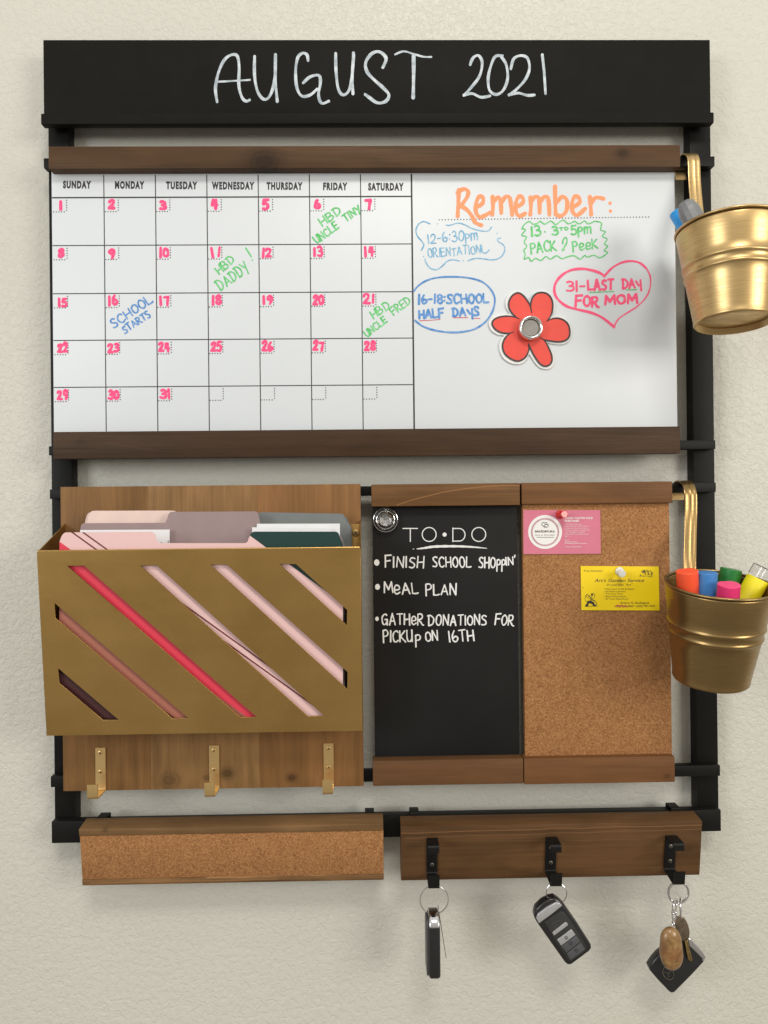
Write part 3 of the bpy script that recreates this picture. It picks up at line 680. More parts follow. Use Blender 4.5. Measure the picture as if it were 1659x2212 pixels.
# gold bin: front plate in the plane through measured corners
c1 = crop(130, 1850, 1350); c2 = crop(130, 2150, 1350); c3 = crop(130, 2850, 1350)
dT, dB = 0.118, 0.098
FTL, FTR, FBL, FBR = at(79, 1188, dT), at(778, 1186, dT), at(103, 1588, dB), at(783, 1578, dB)
ftop = (FTL.z + FTR.z) / 2; fbot = (FBL.z + FBR.z) / 2; FX0, FX1 = (FTL.x + FBL.x) / 2, (FTR.x + FBR.x) / 2
P0 = Vector((FX0, -dT, ftop)); Uv = Vector((FX1 - FX0, 0, 0)); Vv = Vector((0, dT - dB, fbot - ftop)); Vn = Vv.normalized()
Nn = Vector((1, 0, 0)).cross(Vn).normalized()
if Nn.y > 0: Nn = -Nn
def on_front(px, py):
    v = MR @ Vector(((px - CX) / F, 1, -(py - CY) / F)); t = (P0 - CAM).dot(Nn) / v.dot(Nn); q = CAM + v * t - P0
    return q.x, q.dot(Vn)
slots = [[(163,94),(250,94),(1086,828),(1003,828)], [(516,92),(600,92),(1412,822),(1330,824)], [(855,88),(937,87),(1523,608),(1523,695)], [(1190,85),(1273,86),(1521,308),(1521,386)],
 [(105,273),(756,833),(676,836),(108,348)], [(122,588),(420,842),(340,842),(127,662)]]
def plate(name, loops, th, origin, ux, uy, nrm, mat, parent, bev=0.0):
    cu = bpy.data.curves.new('c', 'CURVE'); cu.dimensions = '2D'; cu.fill_mode = 'BOTH'; cu.extrude = th / 2; cu.bevel_depth = bev
    for lp in loops:
        s = cu.splines.new('POLY'); s.points.add(len(lp) - 1); s.use_cyclic_u = True
        for pt, q in zip(s.points, lp): pt.co = (q[0], q[1], 0, 1)
    o = bpy.data.objects.new('c', cu); C.objects.link(o); dg = bpy.context.evaluated_depsgraph_get()
    me = bpy.data.meshes.new_from_object(o.evaluated_get(dg)); bpy.data.objects.remove(o); bpy.data.curves.remove(cu)
    for v in me.vertices: v.co = origin + ux * v.co.x + uy * v.co.y + nrm * v.co.z
    bm = bmesh.new(); bm.from_mesh(me); bpy.data.meshes.remove(me); bmesh.ops.recalc_face_normals(bm, faces=bm.faces[:])
    return obj(name, bm, mat, parent)
bn = thing_bin = None
L = Vv.length; Wf = Uv.x
outer = [(0.001, 0), (Wf - 0.001, 0), (Wf, 0.001), (Wf, L), (0, L), (0, 0.001)]
loops = [outer] + [[on_front(*c2(p)) for p in s] for s in slots]
bin_front = plate('bin_front', loops, 0.0010, P0, Vector((1, 0, 0)), Vn, Nn, M['gold'], fh, 0.0003)
ymid = -PD - 0.0005
bl = at(*c1((150, 256)), PD + 0.001); br = at(*c1((1592, 250)), PD + 0.001); bz = (bl.z + br.z) / 2
def bin_side(x, s):
    pts = [Vector((x, -dT + 0.0004, ftop)), Vector((x, ymid, bz)), Vector((x, ymid, fbot + 0.0012)), Vector((x, -dB + 0.0004, fbot + 0.0012))]
    obj('bin_side', poly_prism_bm(pts, Vector((s * 0.0010, 0, 0)), 0), M['gold'], fh)
bin_side(FX0 + 0.0002, 1); bin_side(FX1 - 0.0002, -1)
obj('bin_floor', poly_prism_bm([Vector((FX0, -dB, fbot)), Vector((FX1, -dB, fbot)), Vector((FX1, ymid, fbot)), Vector((FX0, ymid, fbot))], Vector((0, 0, 0.001))), M['gold'], fh)
# rolled top lip + side flanges
obj('bin_lip', tube_bm([P0 + Vector((0.0006, 0, 0.0003)), P0 + Uv + Vector((-0.0006, 0, 0.0003))], 0.0009, sides=8), M['gold'], fh, True)
for (x, s) in ((FX1, -1),):
    obj('bin_flange', box_bm(min(x, x - s * -0.013), max(x, x + s * 0.013), fbot + .02, bz - 0.004, PD + 0.0003, PD + 0.0012, 0.0002), M['gold'], fh, True)
p = at(*c1((1562, 305)), PD + 0.002); screw(p, 0.0042, fh, M['brass'])
# three brass hooks
def bend(path, r=0.0025, n=4):
    out = [Vector(path[0])]
    for a, b, c in zip(path, path[1:], path[2:]):
        a, b, c = Vector(a), Vector(b), Vector(c); u = (a - b).normalized(); v = (c - b).normalized()
        rr = min(r, (a - b).length * .45, (c - b).length * .45)
        for k in range(n + 1):
            t = k / n; out.append((b + u * rr) * (1 - t) ** 2 + b * 2 * t * (1 - t) + (b + v * rr) * t * t)
    out.append(Vector(path[-1])); return out
def rsec(w, t): return [(-w / 2, -t / 2), (w / 2, -t / 2), (w / 2, t / 2), (-w / 2, t / 2)]
def make_hook(xc, ztop, zbot, d, reach, up, w, mat, smat, parent, sc, top=False, tilt=0.0, drop=0.0):
    y = -(d + 0.0009)
    path = [(xc, y, ztop), (xc, y, zbot), (xc, y - reach, zbot - drop), (xc, y - reach, zbot - drop + up)]
    if top: path = [(xc, y - reach * 0.8, ztop - 0.0078), (xc, y - reach * 0.8, ztop)] + path
    if tilt:
        path = [(p[0], p[1] + (ztop - p[2]) * tilt, p[2]) for p in path]
    h = obj('hook', sweep_bm(bend(path), rsec(w, 0.0016)), mat, parent, True)
    for zz in sc: screw(Vector((xc, y - 0.0009 + (ztop - zz) * tilt, zz)), 0.0024, h, smat)
    return h
for (a, b) in (((328, 114), (328, 318)), ((877, 103), (877, 308)), ((1430, 93), (1430, 296))):
    A = at(*c3(a), PD); B = at(*c3(b), PD); zz = [A.z - 0.0055, A.z - (0.0270)]
    make_hook(A.x, A.z, B.z - 0.0005, PD, 0.026, 0.0155, 0.0113, M['brass'], M['screw'] if False else M['brass'], fh, zz)

# folders and papers in the bin
def on_fold(px, py, o=0.004):
    v = MR @ Vector(((px - CX) / F, 1, -(py - CY) / F)); P1 = P0 - Nn * o; t = (P1 - CAM).dot(Nn) / v.dot(Nn); return CAM + v * t
def fold_mat():
    n = N('striped_folder_print'); g = n.n('NewGeometry'); sp = n.n('SeparateXYZ'); n.l(g.outputs['Position'], sp.inputs[0])
    K = lambda px, py: (lambda q: -q.z - 0.762 * q.x)(on_fold(px, py))
    v = n.math('SUBTRACT', n.math('MULTIPLY', sp.outputs['Z'], -1), n.math('MULTIPLY', sp.outputs['X'], 0.762))
    lo, hi = K(738, 1000), K(100, 1600)
    mr = n.n('MapRange'); n.l(v, mr.inputs[0]); mr.inputs[1].default_value = lo; mr.inputs[2].default_value = hi
    f = lambda px, py: (K(px, py) - lo) / (hi - lo)
    pink, line = srgb(230, 192, 190), srgb(112, 54, 58); e = 0.0025
    l2, l1 = f(234, 1187), f(214, 1188)
    st = [(0.0, srgb(22, 56, 52)), (f(582, 1185.5), pink), (l2 - e, line), (l2 + e, pink), (l1 - e, line), (l1 + e, pink), (f(156, 1188), srgb(222, 62, 84)),
          (f(150, 1275), srgb(168, 104, 88)), (f(357, 1536), srgb(66, 32, 34))]
    return n.set(Base_Color=n.ramp(mr.outputs[0], st, 'CONSTANT'), Roughness=0.5)
FD = 0.094
FOLDG = 'file folders and papers standing in the gold bin'
def fpoly(name, label, cat, pts, d, t, mat, cr=None, sm=True):
    o = prism(name, pts, d, t, mat, None, 0.0, cr, False); return tag(o, label, cat, FOLDG)
def rc(p, q, r, n=5):
    """rounded corner from p via q to r"""
    p, q, r = Vector(p), Vector(q), Vector(r); return [tuple(p * (1 - t) ** 2 + q * 2 * t * (1 - t) + r * t * t) for t in [k / n for k in range(n + 1)]]
M['fold'] = fold_mat()
yb = 600
def low(px, d):  # keep folder bottoms just above the bin floor
    return px
fp = [(136, 1640)] if False else []
f1 = rc((128, 350), (140, 303), (160, 303)) + rc((570, 300), (590, 300), (595, 330)) + rc((597, 335), (600, 355), (620, 355)) + rc((1020, 355), (1040, 355), (1042, 335)) + rc((1050, 320), (1053, 299), (1075, 299)) + rc((1462, 299), (1480, 299), (1484, 325)) + [(1500, 360), (1500, 1200), (126, 1205)]
F1 = tag(obj('file_folder', poly_prism_bm([on_fold(*c1(p)) for p in f1], -Nn * 0.0006), M['fold']), 'front file folder printed with pink, red and dark green diagonal stripes', 'folder', FOLDG)
def fm(name, c): return plain(name, c, 0.6, 0.05, 40)
f2 = rc((230, 280), (232, 258), (250, 258)) + [(640, 256)] + rc((650, 235), (655, 204), (672, 203)) + rc((1075, 201), (1090, 202), (1092, 222)) + [(1100, 262)] + [(1100, 1180), (228, 1190)]
fpoly('file_folder', 'mauve grey file folder with its tab standing at the middle of the bin', 'folder', f2, 0.078, 0.0006, fm('mauve_card', srgb(150, 130, 130)), c1)
f3 = rc((260, 260), (268, 200), (292, 198)) + rc((675, 197), (694, 198), (696, 215)) + [(720, 300), (720, 1180), (255, 1185)]
F3 = fpoly('file_folder', 'pale pink file folder standing furthest back on the left of the bin', 'folder', f3, 0.066, 0.0006, fm('pale_pink_card', srgb(226, 200, 190)), c1)
f4 = [(1040, 300)] + rc((1085, 230), (1090, 205), (1105, 205)) + rc((1490, 212), (1508, 212), (1510, 235)) + rc((1520, 255), (1536, 262), (1536, 300)) + [(1536, 1180), (1040, 1185)]
F4 = fpoly('file_folder', 'slate grey file folder standing at the right back of the bin', 'folder', f4, 0.062, 0.0006, fm('slate_card', srgb(116, 120, 120)), c1)
def leaf(fname_obj, pts, d, mat, cr):
    obj('back_leaf', poly_prism_bm([at(*cr(p), d) for p in pts], Vector((0, 0.0006, 0))), mat, fname_obj)
leaf(F4, [(1100, 300)] + rc((1470, 222), (1520, 218), (1524, 245)) + rc((1535, 268), (1543, 275), (1543, 310)) + [(1543, 1150), (1100, 1150)], 0.058, bpy.data.materials['slate_card'], c1)
leaf(F3, rc((250, 262), (258, 207), (276, 206)) + [(300, 260), (300, 1150), (248, 1150)], 0.062, bpy.data.materials['pale_pink_card'], c1)
leaf(F1, [(1300, 330)] + rc((1478, 318), (1496, 318), (1500, 350)) + [(1512, 380), (1508, 1120), (1300, 1120)], 0.090, bpy.data.materials['mauve_card'], c1)
M['paper'] = plain('white_paper', (0.78, 0.78, 0.80), 0.6, 0.02)
pp = tag(prism('paper_sheet', [(228, 291), (661, 289), (662, 1150), (228, 1160)], 0.084, 0.0003, M['paper'], None, 0, c1, False), 'white printed sheet behind the pink tab at the left of the bin', 'paper', FOLDG)
bm = bmesh.new()
for (x, y) in ((622, 352), (655, 350), (655, 344), (661 - 3, 356)): ribbon(bm, [c1((x - 3, y)), c1((x + 3, y))], 0.9, 0.0845)
obj('print', face_out(bm), M['print'], pp)
tag(prism('paper_sheet', [(1060, 278), (1440, 282), (1440, 1150), (1060, 1150)], 0.086, 0.0003, M['paper'], None, 0, c1, False), 'white sheet directly behind the dark green folder corner', 'paper', FOLDG)
tag(prism('paper_sheet', [(1083, 261), (1485, 260), (1487, 1150), (1083, 1150)], 0.081, 0.0003, M['paper'], None, 0, c1, False), 'taller white sheet in front of the slate grey folder', 'paper', FOLDG)

# ================================================================== TO-DO CHALKBOARD
td = thing('todo_chalkboard', 'narrow black chalkboard headed TO DO between two short wood bars', 'chalkboard', at(965, 1370, .03))
x0, x1, z0, z1 = rect((804, 1080), (1123, 1650), CD)
obj('sheet', box_bm(x0, x1, z0, z1, 0.032, CD, 0.0003), M['chalk'], td, True)
M['wt1'] = wood('warm_stained_pine', srgb(108, 75, 44), 'X', [], 7.7, 1.0, 0.5, [(0.00325, .184, -1.34, 0.0009, -.056, .085, .75)])
M['wt2'] = wood('warm_stained_pine_low', srgb(98, 68, 42), 'X', [], 9.3, 0.7)
M['wc1'] = wood('brown_stained_pine', srgb(112, 76, 46), 'X', [], 11.7, 0.6)
M['wc2'] = wood('brown_stained_pine_low', srgb(108, 72, 43), 'X', [(0.077, -0.008, 0.003, .5)], 14.1, 0.6)
box('wood_bar', (802, 1046.5), (1123.5, 1091), 0.0315, 0.049, M['wt1'], td, 0.0012)
box('wood_bar', (805, 1644), (1131, 1693), 0.0315, 0.051, M['wt2'], td, 0.0012)
# a paler figure line in the top bar's grain
def TD(n, t, a, b, h, w=3.0, **k): return hand(n, t, a, b, h, w, CD, M['chalkpen'], td, cT, **k)
bm = bmesh.new()
ribbon(bm, [cT((443, 547)), cT((578, 547))], 2.1, CD, caps=False); ribbon(bm, [cT((511, 547)), cT((511, 668))], 2.1, CD, caps=False)
for cx in (687, 1150): ribbon(bm, [cT((cx + 65 * math.cos(a), 603 + 65 * math.sin(a))) for a in [k * math.pi / 20 for k in range(40)]], 2.1, CD, closed=True)
p = cT((831, 604)); dot(bm, p[0], p[1], 4.4, CD, 20)
ribbon(bm, [cT(q) for q in [(908, 547), (960, 547)] + [(965 + 57 * math.sin(a), 606 - 59 * math.cos(a)) for a in [k * math.pi / 16 for k in range(17)]] + [(960, 665), (908, 665)]], 2.1, CD, caps=False)
ribbon(bm, [cT((908, 543)), cT((908, 669))], 2.1, CD, caps=False)
obj('heading', face_out(bm), M['chalkpen'], td)
bm = bmesh.new(); s = smooth_pts([cT(q) for q in [(570, 738), (640, 730), (720, 718), (850, 713), (1000, 715), (1130, 723), (1228, 733)]], 6)
ribbon(bm, s, 3, CD, widths=[0.8 + 4.4 * math.sin(math.pi * (k / (len(s) - 1)) ** 0.8) ** 0.8 * (1 + 0.15 * math.sin(k * 1.9)) for k in range(len(s))])
ribbon(bm, [cT((535, 740)), cT((545, 738))], 1.2, CD)
obj('underline', face_out(bm), M['chalkpen'], td)
for (x, y, r) in ((198, 865, 25), (205, 1092, 23), (200, 1390, 17)):
    bm = bmesh.new(); p = cT((x, y)); dot(bm, p[0], p[1], r * .2315, CD, 16, ry=r * 1.2 * .2315)
    obj('bullet_dot', face_out(bm), M['chalkpen'], td)
hw = 'handwriting'
TD(hw, 'FINISH', (277, 905), (635, 912), 98); TD(hw, 'SCHOOL', (722, 908), (1078, 906), 92); TD(hw, "SHOpp", (1152, 912), (1395, 915), 96, jit=0); TD(hw, "IN'", (1405, 890), (1495, 882), 72, jit=0)
TD(hw, 'M', (268, 1146), (348, 1143), 98); TD(hw, 'eAL', (362, 1165), (588, 1150), 100); TD(hw, 'PLAN', (660, 1165), (940, 1163), 98)
TD(hw, 'GATHeR', (248, 1445), (630, 1448), 98); TD(hw, 'DONATIONS', (680, 1452), (1222, 1445), 92); TD(hw, 'FOR', (1302, 1440), (1470, 1455), 92)
TD(hw, 'PICKU', (262, 1605), (528, 1600), 102); TD(hw, 'p', (560, 1620), (605, 1618), 100, jit=0); TD(hw, 'ON', (655, 1598), (770, 1592), 90); TD(hw, '16TH', (872, 1610), (1105, 1592), 98)

# ================================================================== CORKBOARD
cb = thing('cork_board', 'tall cork board with wood bars pinned with two business cards', 'cork board', at(1288, 1370, .03))
KD = 0.041
x0, x1, z0, z1 = rect((1128.5, 1080), (1452, 1650), KD)
obj('sheet', box_bm(x0, x1, z0, z1, 0.032, KD, 0.0004), M['cork'], cb, True)
box('wood_bar', (1126.5, 1043), (1453, 1086), 0.0315, 0.047, M['wc1'], cb, 0.0012)
box('wood_bar', (1132, 1639), (1458.5, 1689.5), 0.0315, 0.051, M['wc2'], cb, 0.0012)
cC = crop(2000, 1850, 700)
M['pinkcard'] = plain('pink_card', srgb(208, 116, 138), 0.45, 0.03)
M['yellowcard'] = plain('yellow_card', srgb(240, 208, 16), 0.45, 0.02)
M['whiteprint'] = ink('white_print', (0.78, 0.76, 0.75, 1), 0.05)
M['greyprint'] = ink('grey_print', srgb(120, 105, 110), 0.05)
M['pinkline'] = ink('pink_line_print', srgb(186, 110, 130), 0.05)
M['brownprint'] = ink('dark_brown_print', srgb(74, 50, 16), 0.05)
D1 = KD + 0.0012
pc = thing('business_card', 'pink bakery thank-you card with round white logo pinned on the cork board', 'business card', at(1214, 1150, KD), 'cards pinned on the cork board')
prism('card', [(143, 375), (862, 375), (867, 783), (145, 787)], D1, 0.0004, M['pinkcard'], pc, 0, cC, False)
bm = bmesh.new(); p = cC((347, 580)); dot(bm, p[0], p[1], 158 * .2315, D1, 48); obj('logo_disc', face_out(bm), M['paperwhite'], pc)
D2 = D1 + 0.0004
bm = bmesh.new()
for r in (128, 120): ribbon(bm, [cC((347 + r * math.cos(a), 580 + r * math.sin(a))) for a in [k * math.pi / 24 for k in range(48)]], 0.9, D2, closed=True)
obj('logo_ring', face_out(bm), M['pinkline'], pc)
strokes('logo_hearts', [[(345,538),(320,515),(316,498),(330,490),(342,498),(352,490),(366,498),(364,510)], [(358,538),(343,522),(346,508),(358,512),(368,506),(377,516),(372,528),(358,538)]], 0.9, D2, M['print'], pc, cC)
typeset('logo_name', 'BAKEDBYLIKA', (254, 583), (438, 583), 18, D2, M['print'], pc, cC, bold=0.012)
typeset('logo_motto', 'love at first bite!', (256, 613), (438, 613), 12, D2, M['greyprint'], pc, cC)
strokes('logo_rule', [['!', (268, 629), (428, 629)]], 0.7, D2, M['print'], pc, cC)
D1b = D1
typeset('card_heading', 'THANK YOU FOR YOUR', (530, 458), (793, 458), 17, D1b, M['whiteprint'], pc, cC, bold=0.03)
typeset('card_heading', 'PURCHASE!', (530, 484), (664, 484), 17, D1b, M['whiteprint'], pc, cC, bold=0.03)
for i, (t, w) in enumerate((('I truly appreciate you', 160), ('supporting my small business!', 225), ('I hope you enjoy every bite as', 220), ('much as I enjoyed making it for', 235), ('you! Feedback is greatly', 185), ('appreciated, and please come', 222), ('again. :)', 55))):
    typeset('card_text', t, (530, 511 + i * 18.5), (530 + w, 511 + i * 18.5), 10, D1b, M['whiteprint'], pc, cC)
typeset('card_text', 'Love,', (532, 658), (572, 658), 11, D1b, M['whiteprint'], pc, cC); typeset('card_text', 'BAKEDBYLIKA', (532, 677), (650, 677), 10, D1b, M['whiteprint'], pc, cC)
strokes('card_rule', [['!', (532, 686), (737, 686)]], 0.7, D1b, M['whiteprint'], pc, cC); typeset('card_text', 'Instagram: @bakedbylika', (532, 722), (690, 722), 10, D1b, M['whiteprint'], pc, cC)
strokes('hole', [[1.8, (163, 572)]], 1, D1b, M['print'], pc, cC)
yc = thing('business_card', "yellow garden service card with a gardener drawing pinned on the cork board", 'business card', at(1339, 1271, KD), 'cards pinned on the cork board')
prism('card', [(678, 897), (1407, 902), (1415, 1313), (686, 1310)], D1, 0.0004, M['yellowcard'], yc, 0, cC, False)
T = lambda t, a, b, h, m='brownprint', **k: typeset('card_text', t, a, b, h, D1, M[m], yc, cC, **k)
T('Free Estimates', (710, 950), (882, 950), 17); T("Art's Garden Service", (806, 1046), (1272, 1046), 30, shear=0.3, bold=0.01); T('It\'s Just that "Art"', (921, 1082), (1162, 1082), 22, shear=0.3)
for i, (t, w) in enumerate((('• New Lawn Install & Repair', 284), ('• Sprinkler Systems', 200), ('• Trim Fruit Trees', 176), ('• Rose Maintenance', 208), ('• 20 Years Experience', 228))):
    T(t, (896, 1118 + i * 23.2), (896 + w, 1118 + i * 23.2), 15)
T('Arturo G. Rodriguez', (1046, 1250), (1320, 1250), 19, bold=0.012); T('(925) 628-5864 • (650) 787-7939', (996, 1280), (1374, 1280), 18, bold=0.008)
strokes('red_scribble', [[(1008,1278),(1030,1262),(1045,1280),(1062,1262),(1080,1280),(1098,1266),(1112,1280)]], 1.6, D1 + .0003, M['redpen'], yc, cC)
random.seed(3)
tl = []
for k in range(34):
    x = 1232 + random.random() * 118; y = 940 + random.random() * 40 - 6 * math.sin((x - 1232) / 30)
    tl.append([(x, y), (x + random.uniform(4, 12), y + random.uniform(-8, 8)), (x + random.uniform(-6, 10), y + random.uniform(-8, 10)), (x + random.uniform(-8, 8), y + random.uniform(-4, 8))])
tl += [[(1262, 985), (1264, 1000)], [(1320, 985), (1322, 1002)], [(1225, 994), (1290, 990), (1355, 1000)]]
strokes('tree_drawing', tl, 0.7, D1, M['print'], yc, cC, 2)
strokes('gardener_drawing', [[(785,1165),(780,1155),(800,1153),(810,1165),(808,1190),(792,1200),(780,1190),(778,1170)], [3.0,(782,1160),(790,1170)], [(760,1175),(735,1165),(722,1185),(722,1215),(740,1232),(765,1222),(785,1205)], [(728,1180),(830,1240)], [(735,1160),(815,1235)], [(760,1175),(775,1200),(770,1225),(790,1215),(815,1220)],
 [4.2,(750,1232),(745,1250),(730,1265)], [5.0,(760,1232),(790,1242),(803,1262)], [3.0,(728,1268),(745,1270)], [3.0,(798,1266),(815,1268)], [(722,1275),(780,1273),(835,1273)], [(825,1245),(818,1265),(832,1265),(828,1247)]], 0.8, D1, M['print'], yc, cC, 3)
strokes('hole', [[2.0, (701, 1098)]], 1, D1, M['print'], yc, cC)
def pin(label, base, tip, mat):
    p = at(*cC(base), D1 + 0.0005); q = at(*cC(tip), D1 + 0.013); ax = (q - p).normalized(); m = frame_z(p, ax); s = (q - p).length
    prof = [(0, -0.006), (0.0003, -0.005), (0.0005, 0), (0.0045, 0.0), (0.0050, 0.0008), (0.0046, 0.0018), (0.0030, 0.0028), (0.0024, 0.0050), (0.0024, s - 0.0045), (0.0034, s - 0.0028), (0.0042, s - 0.0020), (0.0042, s - 0.0006), (0.0036, s), (0, s)]
    return tag(obj('push_pin', lathe_bm(prof, 28, mat4=m), mat, None, True), label, 'push pin', 'push pins in the cards')
M['redpin'] = plain('red_plastic', srgb(200, 28, 26), 0.2, 0.05, coat=0.4); M['whitepin'] = plain('white_plastic', (0.72, 0.71, 0.66), 0.25, 0.03, coat=0.3)
pin('small red push pin through the top of the pink card', (482, 418), (528, 414), M['redpin'])
pin('small white push pin through the top of the yellow card', (1040, 945), (1068, 972), M['whitepin'])

# ================================================================== CORK STRIP AND KEY HOOK BOARD (hang from the bottom rail by clips)
c7b = crop(1400, 2850, 1624)
def clip(x, parent):
    path = [(x, -0.0535, zT - 0.004), (x, -0.0535, zT + 0.0026), (x, -0.0003 - 0.004, zT + 0.0026), (x, -0.0043, zT + 0.0012)]
    path = [(x, -0.0415, zT - 0.010), (x, -0.0345, zT + 0.0020), (x, -0.014, zT + 0.0020), (x, -0.014, zT + 0.0012)]
    obj('clip', sweep_bm(bend([(x, -0.0343, zT - 0.012), (x, -0.0343, zT + 0.0034), (x, -0.0180, zT + 0.0034), (x, -0.0180, zT - 0.004)], 0.001), rsec(0.0105, 0.0014)), M['rail'], parent, True)
def tilted_board(a_tl, a_br, dt, db, th):
    """front-top at dt, front-bottom at db -> corner points (front) and thickness vector"""
    tl = at(*a_tl, dt); br = at(*a_br, db)
    return tl, br
def slab(name, x0, x1, zt, zb, dt, db, th, mat, parent, bev=0.0008, back=None):
    """box whose front leans: top dt, bottom db off the wall"""
    sl = (dt - db) / (zt - zb); nz = Vector((0, 1, sl)).normalized()
    pts = [Vector((x0, -dt, zt)), Vector((x1, -dt, zt)), Vector((x1, -db, zb)), Vector((x0, -db, zb))]
    return obj(name, poly_prism_bm(pts, nz * th, bev, 2), mat, parent, True)
cs = thing('cork_strip', 'low horizontal cork pin strip edged with rough wood under the gold bin', 'cork strip', at(500, 1840, .04))
sd_t, sd_b = 0.0600, 0.0520
def lerp_d(z, zt, zb): return sd_t + (sd_b - sd_t) * (z - zt) / (zb - zt)
TLc = at(170, 1792, sd_t); TRc = at(828, 1779, sd_t); BLc = at(178, 1914, sd_b); BRc = at(829, 1900.5, sd_b)
sx0, sx1 = (TLc.x + BLc.x) / 2, (TRc.x + BRc.x) / 2; szt = (TLc.z + TRc.z) / 2; szb = (BLc.z + BRc.z) / 2
M['ws1'] = wood('rough_pine', srgb(112, 84, 54), 'X', [(-0.14, 0.001, 0.002, .6)], 21.0, 1.2, 0.6)
M['ws2'] = wood('rough_pine_low', srgb(120, 88, 56), 'X', [], 25.0, 1.4, 0.6, [(0.0026, 0.004, 0, .0011, -.03, .2, .8), (-0.001, 0.002, 0, .0008, -.16, .05, .4)])
za_ = szt - 0.0082; zb_ = szb + 0.0068
slab('wood_bar', sx0 - .0005, sx1, szt, za_, sd_t, lerp_d(za_, szt, szb), 0.0245, M['ws1'], cs, 0.0010)
slab('cork_face', sx0, sx1, za_ - 0.0002, zb_ + 0.0002, lerp_d(za_, szt, szb) - .0012, lerp_d(zb_, szt, szb) - .0012, 0.014, M['cork'], cs, 0.0004)
slab('wood_bar', sx0, sx1, zb_, szb, lerp_d(zb_, szt, szb), sd_b, 0.020, M['ws2'], cs, 0.0008)
clip(at(219, 1768, .034).x, cs); clip(at(798, 1752, .034).x, cs)
hb = thing('key_hook_board', 'dark stained wood board with three black double hooks holding keys', 'hook board', at(1190, 1840, .04))
ht, hbm = 0.0600, 0.0510
TLc = at(866, 1786, ht); TRc = at(1518, 1774.5, ht); BLc = at(866, 1901, hbm); BRc = at(1511, 1892, hbm)
kx0, kx1 = (TLc.x + BLc.x) / 2, (TRc.x + BRc.x) / 2; kzt = (TLc.z + TRc.z) / 2; kzb = (BLc.z + BRc.z) / 2
M['whb'] = wood('stained_pine_hook_board', srgb(90, 63, 38), 'X', [(0.155, -0.002, 0.004, .3)], 31.0, 1.0, 0.5, [(0.0248, 0.01, 0, 0.0008, -.2, .2, .8), (0.0195, 0.012, 0, 0.0007, -.165, .2, .6), (0.011, -0.01, .02, 0.0005, -.165, .1, .35)])  # first pale line is the top edge's highlight, painted into the wood colour
slab('board', kx0, kx1, kzt, kzb, ht, hbm, 0.0235, M['whb'], hb, 0.0009)
for x in (895, 1459): clip(at(x, 1750, .034).x, hb)
sl = (ht - hbm) / (kzt - kzb)
HK = []
for (x, x2, yt, yb_) in ((307, 307, 458, 594), (785, 784, 455, 586), (1266, 1262, 449, 580)):
    t = at(*c7b((x, yt)), ht - .001); b = at(*c7b((x2, yb_)), hbm + .001)
    d0 = ht - sl * (kzt - t.z)
    make_hook((t.x + b.x) / 2, t.z, b.z - 0.001, d0 + 0.0002, 0.028, 0.0150, 0.0122, M['hookblack'], M['screw'], hb, [t.z - 0.0125, b.z + 0.0095], True, sl, 0.0042)
    HK.append(((t.x + b.x) / 2, d0 + 0.001 - sl * (t.z - b.z) + 0.014, b.z - 0.001))

# ================================================================== KEYS
k1 = crop(1600, 3240, 300, 1005); k2 = crop(2050, 3250, 350, 1290); k3 = crop(2500, 3250, 350, 1106)
RD = HK[0][1]
KG = 'keys hanging from the black hooks'
a = thing('car_key', 'black car key fob seen edge-on with chrome top on a large thin ring', 'car key', at(938, 1960, RD), KG)
M['fobgrey'] = plain('dark_grey_fob_side', (0.05, 0.05, 0.052), 0.4, 0.1, 120)
c = at(*k1((367, 1015)), RD); r = (at(*k1((553, 1015)), RD).x - c.x)
obj('ring', ring_bm(c, r, 0.00062, Vector((0.05, -1, 0.02))), M['steel'], a, True)
# fob standing edge-on: cross-section outline extruded towards the wall
fob1 = [(300,1195),(320,1150),(360,1130),(400,1150),(425,1200),(445,1290),(455,1430),(450,2000),(430,2050),(370,2065),(310,2050),(290,2000),(285,1430),(290,1290)]
def sub(pts, y0, y1): return pts
def yz_slab(name, xa, xb, z1, z0, dc, hd_, rt, rb, mat, par, cutz=None, bev=0.002):
    out = []
    for (cy_, cz_, a0, r_) in ((1, 1, 0, rt), (-1, 1, 90, rt), (-1, -1, 180, rb), (1, -1, 270, rb)):
        for k in range(7):
            q = math.radians(a0 + 15 * k); out.append((cy_ * (hd_ - r_) + r_ * math.cos(q), (z1 - r_ if cz_ > 0 else z0 + r_) + r_ * math.sin(q)))
    if cutz is not None: out = [p for p in out if p[1] > cutz] ; out = out + [(-hd_, cutz), (hd_, cutz)]
    return obj(name, poly_prism_bm([Vector((xa, -(dc + p[0]), p[1])) for p in out], Vector((xb - xa, 0, 0)), bev, 3), mat, par, True)
fd = RD + 0.016; fx0, fx1 = at(*k1((298, 1700)), fd).x, at(*k1((452, 1700)), fd).x
ftz = at(*k1((360, 1150)), RD).z; fbz = at(*k1((370, 2062)), fd - .003).z; fcut = at(*k1((370, 1395)), fd).z
yz_slab('fob_body', fx0, fx1, ftz - .0012, fbz, RD, 0.0160, 0.013, 0.005, M['fob'], a, bev=0.003)
yz_slab('chrome_cap', fx0 + .0008, fx1 - .0006, ftz, fbz, RD, 0.0168, 0.0135, 0.005, M['chrome'], a, fcut, 0.0022)
yz_slab('fob_side_cover', fx0 - .0022, fx0 + .002, ftz - .004, fbz + .002, RD - .001, 0.0145, 0.012, 0.005, M['fobgrey'], a, bev=0.0012)
obj('key_blade', tube_bm([at(*k1((418, 1090)), RD + .002), at(*k1((440, 1240)), RD + .002), at(*k1((525, 1785)), RD + .002)], 0.00045, sides=6), M['steel'], a, True)
b_ = thing('car_key', 'black car key fob tilted with silver buttons and chrome band on a small ring', 'car key', at(1215, 1990, RD), KG)
